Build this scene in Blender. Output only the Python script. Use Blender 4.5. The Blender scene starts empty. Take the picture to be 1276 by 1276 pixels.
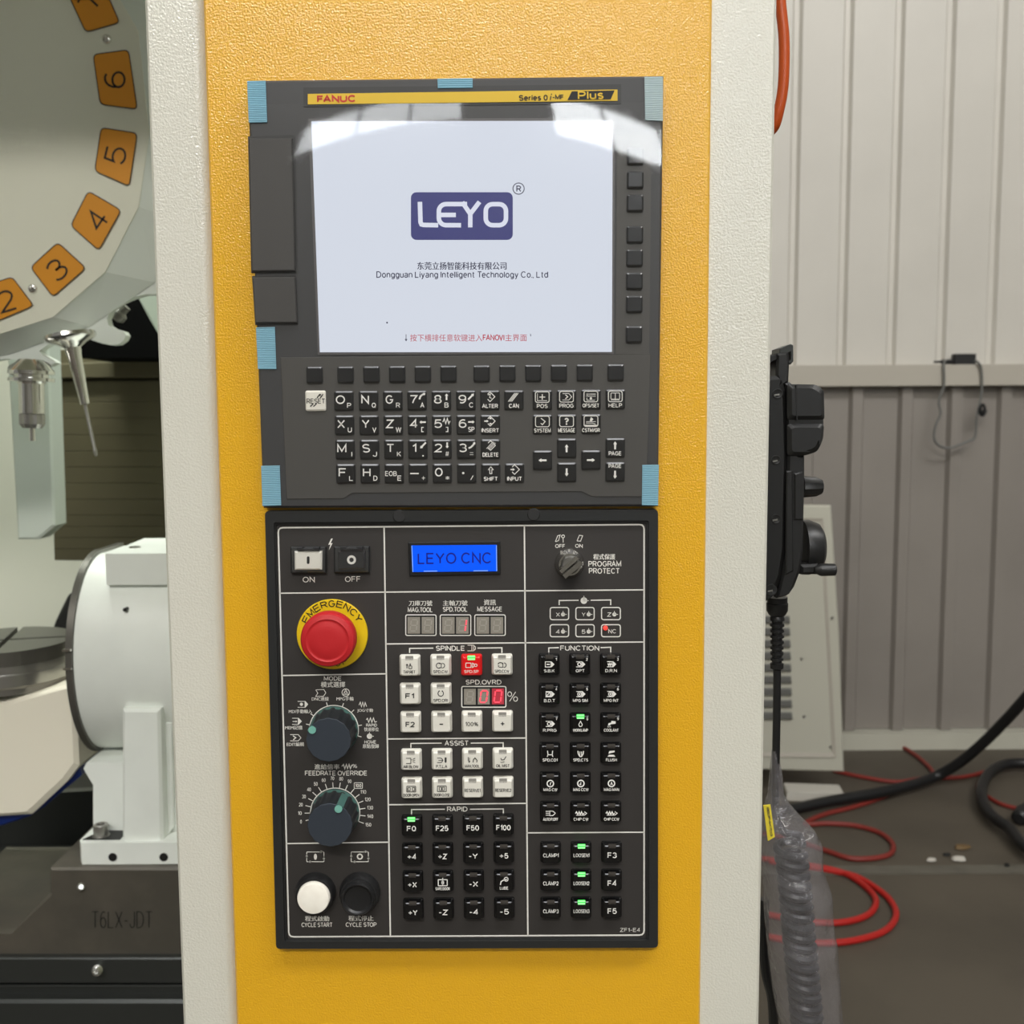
import bpy, math, random
from mathutils import Vector, Matrix, noise
random.seed(4)
SC = bpy.context.scene
COL = SC.collection
PI = math.pi

# ------------------------------------------------------------------ camera
D = 0.72            # distance of the lens from the panel face (plane Y = 0)
CZ = 1.5            # lens height
PITCH, YAW, ROLL = -0.09395, -0.00305, 0.00584
FP = 1276.0         # focal length in pixels of the 1276 px frame

def cam_matrix():
    cy, sy = math.cos(YAW), math.sin(YAW)
    cp, sp = math.cos(PITCH), math.sin(PITCH)
    cr, sr = math.cos(ROLL), math.sin(ROLL)
    Ry = Matrix(((cy, -sy, 0), (sy, cy, 0), (0, 0, 1)))
    Rx = Matrix(((1, 0, 0), (0, cp, -sp), (0, sp, cp)))
    Rr = Matrix(((cr, 0, sr), (0, 1, 0), (-sr, 0, cr)))
    return Ry @ Rx @ Rr
CM = cam_matrix()
cam_data = bpy.data.cameras.new('camera')
cam_data.sensor_width = 36.0
cam_data.lens = 36.0
cam_data.clip_start = 0.02
cam_data.dof.use_dof = True
cam_data.dof.focus_distance = 0.73
cam_data.dof.aperture_fstop = 13.0
cam = bpy.data.objects.new('camera', cam_data)
COL.objects.link(cam)
right, fwd, up = CM @ Vector((1, 0, 0)), CM @ Vector((0, 1, 0)), CM @ Vector((0, 0, 1))
cam.matrix_world = Matrix.Translation((0, -D, CZ)) @ Matrix((right, up, -fwd)).transposed().to_4x4()
SC.camera = cam

# ------------------------------------------------------------------ world, exposure
SC.view_settings.view_transform = 'Standard'
SC.view_settings.look = 'None'
SC.view_settings.gamma = 1.0
SC.view_settings.use_curve_mapping = False
SC.view_settings.exposure = 0.0
W = bpy.data.worlds.new('hall_air')
SC.world = W
W.use_nodes = True
bg = W.node_tree.nodes['Background']
bg.inputs[0].default_value = (0.86, 0.84, 0.78, 1)
bg.inputs[1].default_value = 0.26

def area(name, loc, target, sx, sy, power, color):
    l = bpy.data.lights.new(name, 'AREA')
    l.shape = 'RECTANGLE'; l.size = sx; l.size_y = sy; l.energy = power; l.color = color
    o = bpy.data.objects.new(name, l)
    COL.objects.link(o)
    o.location = loc
    o.rotation_euler = (Vector(target) - Vector(loc)).to_track_quat('-Z', 'Y').to_euler()
    return o
# hall lamps behind and above the photographer
area('hall_lamp', (-0.8, -6.5, 6.2), (0, 0, 1.3), 4.5, 0.5, 300, (1.0, 0.965, 0.90))
area('hall_lamp', (3.4, -1.2, 5.8), (1.6, 3.7, 3.2), 2.6, 1.2, 108, (1.0, 0.97, 0.92))
# work lamp inside the machine
area('machine_work_lamp', (-0.7, 1.15, 2.36), (-0.75, 1.35, 0.9), 0.6, 0.08, 15.0, (0.95, 1.0, 0.92))

# ------------------------------------------------------------------ helpers
def ray(x, y):
    return CM @ Vector(((x - 638) / FP, 1.0, -(y - 638) / FP))
def P(x, y, Y=0.0):
    d = ray(x, y)
    t = (Y + D) / d.y
    return Vector((d.x * t, Y, CZ + d.z * t))
def PF(x, y, Z=0.0):
    d = ray(x, y)
    t = (Z - CZ) / d.z
    return Vector((d.x * t, -D + d.y * t, Z))
def SP(x, y, Y=0.0):      # metres per pixel there
    return (P(x + 1, y, Y) - P(x - 1, y, Y)).length / 2

def lin(c):
    c = c / 255.0
    return c / 12.92 if c <= 0.04045 else ((c + 0.055) / 1.055) ** 2.4
def rgb(r, g, b): return (lin(r), lin(g), lin(b), 1)

def mat(name, col, rough=0.5, metal=0.0, bump=0.0, bscale=400, var=0.0, vscale=6, coat=0.0, emit=None, estr=1.0, bdist=0.001, spec=0.5, dirt=None):
    m = bpy.data.materials.new(name)
    m.use_nodes = True
    nt = m.node_tree; N = nt.nodes; L = nt.links
    b = N['Principled BSDF']
    b.inputs['Base Color'].default_value = col
    b.inputs['Roughness'].default_value = rough
    b.inputs['Metallic'].default_value = metal
    b.inputs['Coat Weight'].default_value = coat
    b.inputs['Coat Roughness'].default_value = 0.15
    b.inputs['Specular IOR Level'].default_value = spec
    if emit:
        b.inputs['Emission Color'].default_value = emit
        b.inputs['Emission Strength'].default_value = estr
    geo = N.new('ShaderNodeNewGeometry')
    if bump:
        n = N.new('ShaderNodeTexNoise'); n.inputs['Scale'].default_value = bscale
        n.inputs['Detail'].default_value = 1.5
        L.new(geo.outputs['Position'], n.inputs['Vector'])
        bp = N.new('ShaderNodeBump'); bp.inputs['Strength'].default_value = bump
        bp.inputs['Distance'].default_value = bdist
        L.new(n.outputs['Fac'], bp.inputs['Height'])
        L.new(bp.outputs['Normal'], b.inputs['Normal'])
        if coat: L.new(bp.outputs['Normal'], b.inputs['Coat Normal']); b.inputs['Coat Roughness'].default_value = 0.07
    if var:
        n2 = N.new('ShaderNodeTexNoise'); n2.inputs['Scale'].default_value = vscale
        n2.inputs['Detail'].default_value = 6
        L.new(geo.outputs['Position'], n2.inputs['Vector'])
        mx = N.new('ShaderNodeMix'); mx.data_type = 'RGBA'
        dc = dirt or tuple(c * 0.35 for c in col[:3]) + (1,)
        mx.inputs[6].default_value = col; mx.inputs[7].default_value = dc
        rp = N.new('ShaderNodeMapRange')
        rp.inputs[1].default_value = 0.42; rp.inputs[2].default_value = 0.78
        rp.inputs[3].default_value = 0.0; rp.inputs[4].default_value = var
        L.new(n2.outputs['Fac'], rp.inputs[0])
        L.new(rp.outputs[0], mx.inputs[0])
        L.new(mx.outputs[2], b.inputs['Base Color'])
    return m

M = {}
M['yellow'] = mat('yellow_paint', rgb(233, 176, 31), 0.30, bump=0.7, bscale=760, bdist=0.0006, coat=0.6)
M['white'] = mat('cream_paint', rgb(219, 217, 204), 0.30, bump=0.6, bscale=640, bdist=0.0006, coat=0.6)
M['bezel'] = mat('dark_plastic', rgb(59, 59, 60), 0.42, bump=0.06, bscale=2500)
M['keyplate'] = mat('grey_plastic', rgb(73, 71, 68), 0.45)
M['cover'] = mat('card_cover_plastic', rgb(63, 61, 59), 0.5, bump=0.1, bscale=2500)
M['black'] = mat('black_plastic', rgb(30, 30, 31), 0.35)
M['frame'] = mat('charcoal_frame', rgb(38, 39, 39), 0.42)
M['plate'] = mat('charcoal_face', rgb(53, 50, 48), 0.5)
M['mdikey'] = mat('black_key', rgb(15, 15, 17), 0.3, coat=0.8)
M['softkey'] = mat('black_soft_key', rgb(19, 20, 23), 0.28, coat=0.9)
M['pkey'] = mat('glossy_black_key', rgb(9, 9, 10), 0.22, coat=0.3)
M['wkey'] = mat('white_key', rgb(232, 229, 218), 0.3, coat=0.3)
M['rkey'] = mat('red_key', rgb(200, 16, 20), 0.3, coat=0.3, emit=rgb(200, 8, 12), estr=0.35)
M['print'] = mat('white_print', rgb(232, 230, 222), 0.6)
M['printk'] = mat('bright_print', rgb(240, 238, 232), 0.6)
M['inkdark'] = mat('dark_print', rgb(50, 48, 46), 0.6)
M['inkblack'] = mat('black_print', rgb(14, 13, 12), 0.6)
M['resetkey'] = mat('ivory_key', rgb(236, 232, 220), 0.4)
M['stripyel'] = mat('header_yellow', rgb(222, 184, 40), 0.5)
M['inkred'] = mat('red_print', rgb(196, 40, 30), 0.5)
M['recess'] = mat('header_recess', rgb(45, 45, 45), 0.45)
M['tape'] = mat('blue_tape', rgb(120, 172, 192), 0.55)
M['tapeg'] = mat('tape_with_glare', rgb(168, 188, 190), 0.4)  # blue tape with the film's glare put into a paler colour
M['ledoff'] = mat('smoked_window', rgb(70, 66, 62), 0.25)
M['wledoff'] = mat('grey_window', rgb(150, 147, 140), 0.3)
M['ledon'] = mat('green_led', rgb(20, 120, 40), 0.3, emit=rgb(40, 245, 70), estr=1.0)
M['ledbright'] = mat('bright_green_led', rgb(100, 200, 110), 0.3, emit=rgb(150, 255, 150), estr=1.15)
M['segwin'] = mat('display_window', rgb(148, 143, 132), 0.35)
M['segghost'] = mat('display_ghost', rgb(165, 160, 150), 0.35)
M['segred'] = mat('red_segment', rgb(255, 60, 80), 0.4, emit=rgb(255, 84, 100), estr=1.0)
M['segpink'] = mat('red_lit_window', rgb(160, 60, 70), 0.4, emit=rgb(190, 15, 45), estr=0.28)
M['lcd'] = mat('blue_lcd', rgb(0, 20, 60), 0.25, emit=rgb(0, 88, 255), estr=1.0)
M['lcdink'] = mat('lcd_ink', rgb(0, 5, 60), 0.4, emit=rgb(5, 20, 150), estr=0.7)
M['lcdedge'] = mat('lcd_edge', rgb(100, 120, 200), 0.3, emit=rgb(110, 160, 255), estr=1.0)
M['screen'] = mat('lcd_white', rgb(20, 20, 22), 0.15, emit=rgb(218, 224, 236), estr=0.95)
M['navy'] = mat('navy_logo', rgb(20, 20, 30), 0.3, emit=rgb(56, 58, 116), estr=0.95)
M['navyink'] = mat('screen_text', rgb(10, 10, 20), 0.3, emit=rgb(48, 48, 72), estr=0.95)
M['logoW'] = mat('logo_white', rgb(20, 20, 22), 0.3, emit=rgb(222, 226, 240), estr=0.95)
M['scrred'] = mat('screen_red_text', rgb(20, 5, 5), 0.3, emit=rgb(185, 50, 66), estr=0.95)
M['scrborder'] = mat('screen_border', rgb(96, 94, 94), 0.3)
M['red'] = mat('red_mushroom', rgb(192, 30, 36), 0.5, bump=0.05, bscale=900)
M['eyellow'] = mat('emergency_yellow', rgb(232, 196, 26), 0.35)
M['knob'] = mat('slate_knob', rgb(45, 52, 61), 0.6)
M['knobside'] = mat('slate_knob_side', rgb(24, 28, 32), 0.35)
M['teal'] = mat('teal_marker', rgb(120, 180, 165), 0.45)
M['tealside'] = mat('teal_skirt', rgb(66, 104, 97), 0.35)
M['chrome'] = mat('chrome', rgb(225, 224, 220), 0.16, metal=1.0)
M['steel'] = mat('steel', rgb(165, 163, 158), 0.3, metal=0.8)
M['darksteel'] = mat('dark_steel', rgb(112, 110, 104), 0.34, metal=0.65)
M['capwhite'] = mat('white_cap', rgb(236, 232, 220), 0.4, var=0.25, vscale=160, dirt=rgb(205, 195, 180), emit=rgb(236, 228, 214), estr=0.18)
M['dull'] = mat('dull_black', rgb(20, 20, 20), 0.6)
M['magface'] = mat('magazine_paint', rgb(222, 222, 205), 0.33)
M['magskirt'] = mat('magazine_skirt_paint', rgb(214, 220, 212), 0.4)
M['orange'] = mat('orange_plate', rgb(214, 142, 24), 0.45)
M['inwall'] = mat('interior_paint', rgb(220, 220, 206), 0.5)
M['ingrey'] = mat('interior_grey_paint', rgb(204, 212, 204), 0.45)
M['brown'] = mat('brown_way_cover', rgb(90, 84, 62), 0.6, var=0.2, vscale=9)
M['housing'] = mat('housing_paint', rgb(238, 242, 236), 0.35, var=0.12, vscale=12, dirt=rgb(150, 152, 144))
M['tablewhite'] = mat('table_body_paint', rgb(246, 240, 222), 0.4)
M['blue'] = mat('blue_paint', rgb(10, 40, 110), 0.35)
M['bed'] = mat('bed_steel', rgb(88, 84, 76), 0.42, metal=0.35, var=0.5, vscale=14, dirt=rgb(120, 112, 100))
M['bedplate'] = mat('bed_plate', rgb(64, 66, 64), 0.32, metal=0.5)
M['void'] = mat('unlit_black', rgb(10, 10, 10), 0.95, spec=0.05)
M['deep'] = mat('deep_dark', rgb(22, 23, 22), 0.5)
M['pendant'] = mat('pendant_plastic', rgb(30, 30, 30), 0.38, bump=0.05, bscale=2500)
M['pendantb'] = mat('pendant_back_plastic', rgb(11, 11, 10), 0.5)
M['rubber'] = mat('black_rubber', rgb(22, 22, 23), 0.4)
M['coil'] = mat('coiled_cable_rubber', rgb(42, 44, 47), 0.35)
M['orangecab'] = mat('orange_cable', rgb(190, 78, 20), 0.35)
M['redhose'] = mat('red_hose', rgb(176, 28, 22), 0.4)
M['dullred'] = mat('dusty_red_hose', rgb(126, 40, 32), 0.5)
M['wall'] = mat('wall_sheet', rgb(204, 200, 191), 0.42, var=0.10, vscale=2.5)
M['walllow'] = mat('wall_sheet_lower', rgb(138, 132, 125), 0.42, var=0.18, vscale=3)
M['rail'] = mat('rail_paint', rgb(176, 170, 158), 0.5)
M['floor'] = mat('concrete', rgb(86, 79, 68), 0.6, bump=0.3, bscale=60, bdist=0.002, var=0.55, vscale=2.2)
M['joint'] = mat('joint_dust', rgb(98, 94, 84), 0.8, var=0.5, vscale=12)
M['panelwhite'] = mat('sheet_panel_paint', rgb(186, 184, 170), 0.45)
M['louvre'] = mat('louvre_dark', rgb(100, 100, 96), 0.5)
M['wood'] = mat('wood_block', rgb(110, 88, 56), 0.7)
M['foam'] = mat('white_foam', rgb(200, 196, 186), 0.8)
M['tag'] = mat('yellow_label', rgb(226, 206, 60), 0.5)
M['ceil'] = mat('roof_sheet', rgb(170, 168, 160), 0.7)
M['glasswin'] = mat('daylight_window', rgb(200, 210, 220), 0.4, emit=(0.95, 0.98, 1.0, 1), estr=5.5)
M['strip_left'] = mat('strip_window_left', rgb(200, 210, 220), 0.4, emit=(0.95, 0.98, 1.0, 1), estr=13.0)
M['strip_right'] = mat('strip_window_right', rgb(200, 210, 220), 0.4, emit=(0.95, 0.98, 1.0, 1), estr=24.0)
M['skylight'] = mat('added_bevel_light', rgb(200, 205, 210), 0.4, emit=(0.97, 0.98, 1.0, 1), estr=11.0)  # glow of the strip added overhead for the key edges
M['mullion'] = mat('window_frame_paint', rgb(60, 60, 58), 0.6)

def thin_clear(name, tint, gloss_rough, haze, ior=1.45, hazecol=(0.8, 0.8, 0.8, 1), bump=0):
    m = bpy.data.materials.new(name); m.use_nodes = True
    nt = m.node_tree; N = nt.nodes; L = nt.links
    N.remove(N['Principled BSDF'])
    out = N['Material Output']
    tr = N.new('ShaderNodeBsdfTransparent'); tr.inputs[0].default_value = tint
    gl = N.new('ShaderNodeBsdfGlossy'); gl.inputs['Roughness'].default_value = gloss_rough
    fr = N.new('ShaderNodeFresnel'); fr.inputs[0].default_value = ior
    gb = N.new('ShaderNodeNewGeometry'); mr = N.new('ShaderNodeMapRange')      # same reflectance from both faces of the sheet
    mr.inputs[3].default_value = ior; mr.inputs[4].default_value = 1 / ior
    L.new(gb.outputs['Backfacing'], mr.inputs[0]); L.new(mr.outputs[0], fr.inputs[0])
    df = N.new('ShaderNodeBsdfDiffuse'); df.inputs[0].default_value = hazecol
    m1 = N.new('ShaderNodeMixShader'); m1.inputs[0].default_value = haze
    m2 = N.new('ShaderNodeMixShader')
    L.new(tr.outputs[0], m1.inputs[1]); L.new(df.outputs[0], m1.inputs[2])
    L.new(fr.outputs[0], m2.inputs[0]); L.new(m1.outputs[0], m2.inputs[1]); L.new(gl.outputs[0], m2.inputs[2])
    L.new(m2.outputs[0], out.inputs[0])
    if bump:
        geo = N.new('ShaderNodeNewGeometry')
        n = N.new('ShaderNodeTexNoise'); n.inputs['Scale'].default_value = 45; n.inputs['Detail'].default_value = 4
        L.new(geo.outputs['Position'], n.inputs['Vector'])
        bp = N.new('ShaderNodeBump'); bp.inputs['Strength'].default_value = bump; bp.inputs['Distance'].default_value = 0.01
        L.new(n.outputs['Fac'], bp.inputs['Height'])
        L.new(bp.outputs['Normal'], gl.inputs['Normal']); L.new(bp.outputs['Normal'], fr.inputs['Normal'])
    return m
M['film'] = thin_clear('clear_film', (1, 1, 1, 1), 0.03, 0.006, 1.5)
M['clear'] = thin_clear('clear_cover', (1, 1, 1, 1), 0.05, 0.01)
M['bag'] = thin_clear('plastic_bag', (0.86, 0.86, 0.88, 1), 0.10, 0.11, 1.55, (0.66, 0.62, 0.64, 1), bump=1.0)

class MB:
    def __init__(s): s.v = []; s.f = []
    def add(s, vs, fs):
        n = len(s.v); s.v += [Vector(v) for v in vs]; s.f += [tuple(i + n for i in f) for f in fs]; return s
    def loft(s, loops, cap0=True, cap1=True, closed=True):
        n = len(loops[0]); vs = [p for l in loops for p in l]; fs = []
        for k in range(len(loops) - 1):
            for i in range(n if closed else n - 1):
                j = (i + 1) % n
                fs.append((k * n + i, k * n + j, (k + 1) * n + j, (k + 1) * n + i))
        if cap0: fs.append(tuple(reversed(range(n))))
        if cap1: fs.append(tuple((len(loops) - 1) * n + i for i in range(n)))
        return s.add(vs, fs)
    def box(s, a, b):
        x0, y0, z0 = a; x1, y1, z1 = b
        return s.add([(x0, y0, z0), (x1, y0, z0), (x1, y1, z0), (x0, y1, z0), (x0, y0, z1), (x1, y0, z1), (x1, y1, z1), (x0, y1, z1)],
                     [(0, 3, 2, 1), (4, 5, 6, 7), (0, 1, 5, 4), (1, 2, 6, 5), (2, 3, 7, 6), (3, 0, 4, 7)])
    def rr(s, c, levels, n=3):
        """rounded rectangles in XZ around c=(x,z), levels (Y, w, h, r) back to front"""
        loops = []
        for (Y, w, h, r) in levels:
            l = []
            for (sx, sz, a0) in ((1, 1, 0), (-1, 1, 90), (-1, -1, 180), (1, -1, 270)):
                for k in range(n + 1):
                    a = math.radians(a0 + 90 * k / n)
                    l.append(Vector((c[0] + sx * (w / 2 - r) + r * math.cos(a), Y, c[1] + sz * (h / 2 - r) + r * math.sin(a))))
            loops.append(l)
        return s.loft(loops)
    def prism(s, pts, Y0, Y1, bev=0.0):
        """pts: world XZ points, front at Y0"""
        q = [Vector((p[0], 0, p[2] if len(p) > 2 else p[1])) for p in pts]
        c = sum(q, Vector()) / len(q)
        fr = [Vector((p.x, Y0, p.z)) for p in q]
        if bev:
            mid = [Vector((p.x, Y0 + bev, p.z)) for p in q]
            f2 = []
            for p in fr:
                d = (Vector((p.x, 0, p.z)) - c)
                f2.append(p - Vector((math.copysign(bev, d.x), 0, math.copysign(bev, d.z))))
            fr = f2
            return s.loft([[Vector((p.x, Y1, p.z)) for p in q], mid, fr])
        return s.loft([[Vector((p.x, Y1, p.z)) for p in q], fr])
    def prism_px(s, px, Y0, Y1, bev=0.0):
        return s.prism([P(x, y, Y0) for x, y in px], Y0, Y1, bev)
    def lathe(s, a, b, prof, seg=28, lob=0, lobd=0.0, cap0=True, cap1=True):
        """prof: (t metres along a->b, radius)"""
        a = Vector(a); b = Vector(b); ax = (b - a).normalized()
        u = ax.orthogonal().normalized()
        w = ax.cross(u)
        loops = []
        for (t, r) in prof:
            l = []
            for i in range(seg):
                th = 2 * PI * i / seg
                rr = r * (1 + lobd * math.cos(lob * th)) if lob else r
                l.append(a + ax * t + (u * math.cos(th) + w * math.sin(th)) * rr)
            loops.append(l)
        return s.loft(loops, cap0, cap1)
    def tube(s, pts, r, seg=8, smooth=True, sub=6):
        pts = [Vector(p) for p in pts]
        if smooth and len(pts) > 2:
            q = []
            for i in range(len(pts) - 1):
                p0 = pts[max(i - 1, 0)]; p1 = pts[i]; p2 = pts[i + 1]; p3 = pts[min(i + 2, len(pts) - 1)]
                for k in range(sub):
                    t = k / sub
                    q.append(0.5 * ((2 * p1) + (p2 - p0) * t + (2 * p0 - 5 * p1 + 4 * p2 - p3) * t * t + (3 * p1 - p0 - 3 * p2 + p3) * t ** 3))
            q.append(pts[-1]); pts = q
        loops = []; prev = None
        for i, p in enumerate(pts):
            t = (pts[min(i + 1, len(pts) - 1)] - pts[max(i - 1, 0)]).normalized()
            u = t.orthogonal().normalized() if prev is None else (prev - t * prev.dot(t)).normalized()
            prev = u; w = t.cross(u)
            rad = r(i / (len(pts) - 1)) if callable(r) else r
            loops.append([p + (u * math.cos(2 * PI * k / seg) + w * math.sin(2 * PI * k / seg)) * rad for k in range(seg)])
        return s.loft(loops)

ORG = {}
def obj(name, mb, m, parent=None, origin=None, smooth=False, mesh=None, label=None):
    if origin is None:
        origin = ORG[parent.name] if parent else Vector((0, 0, 0))
    origin = Vector(origin)
    if mesh is None:
        mesh = bpy.data.meshes.new(name)
        mesh.from_pydata([tuple(v - origin) for v in mb.v], [], mb.f)
        mats = m if isinstance(m, (list, tuple)) else [m]
        for k in mats: mesh.materials.append(M[k])
        if smooth:
            mesh.shade_smooth()
            try: mesh.set_sharp_from_angle(angle=math.radians(32))
            except Exception: pass
    o = bpy.data.objects.new(name, mesh)
    COL.objects.link(o)
    ORG[o.name] = origin
    if parent:
        o.parent = parent
        o.location = origin - ORG[parent.name]
    else:
        o.location = origin
    if label: o['label'] = label
    return o
def thing(name, label, cat, loc, group=None):
    o = bpy.data.objects.new(name, None)
    o.empty_display_size = 0.02
    COL.objects.link(o); o.location = loc
    ORG[o.name] = Vector(loc)
    o['label'] = label; o['category'] = cat
    if group: o['group'] = group
    return o
def tag(o, label, cat, group=None):
    o['label'] = label; o['category'] = cat
    if group: o['group'] = group
    return o
def base_of(mb):
    xs = [v.x for v in mb.v]; ys = [v.y for v in mb.v]; zs = [v.z for v in mb.v]
    return Vector(((min(xs) + max(xs)) / 2, (min(ys) + max(ys)) / 2, min(zs)))
def single(name, mb, m, label, cat, group=None, smooth=False):
    return tag(obj(name, mb, m, None, base_of(mb), smooth), label, cat, group)
def struct(name, mb, m):
    o = obj(name, mb, m); o['kind'] = 'structure'; return o

# --- text turned into flat meshes
TXT = {}
def text_geo(s, bold):
    key = (s, bold)
    if key in TXT: return TXT[key]
    c = bpy.data.curves.new('t', 'FONT'); c.body = s; c.size = 1.0
    c.resolution_u = 3 if len(s) < 12 else 2
    c.offset = bold
    o = bpy.data.objects.new('t', c); COL.objects.link(o)
    dg = bpy.context.evaluated_depsgraph_get()
    me = bpy.data.meshes.new_from_object(o.evaluated_get(dg))
    vs = [(v.co.x, v.co.y) for v in me.vertices]; fs = [tuple(p.vertices) for p in me.polygons]
    bpy.data.objects.remove(o); bpy.data.curves.remove(c); bpy.data.meshes.remove(me)
    if not vs: TXT[key] = ([], []); return TXT[key]
    x0 = min(v[0] for v in vs); x1 = max(v[0] for v in vs); y0 = min(v[1] for v in vs); y1 = max(v[1] for v in vs)
    vs = [((v[0] - (x0 + x1) / 2) / max(x1 - x0, 1e-6), (v[1] - (y0 + y1) / 2) / max(y1 - y0, 1e-6)) for v in vs]
    TXT[key] = (vs, fs)
    return TXT[key]

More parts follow.
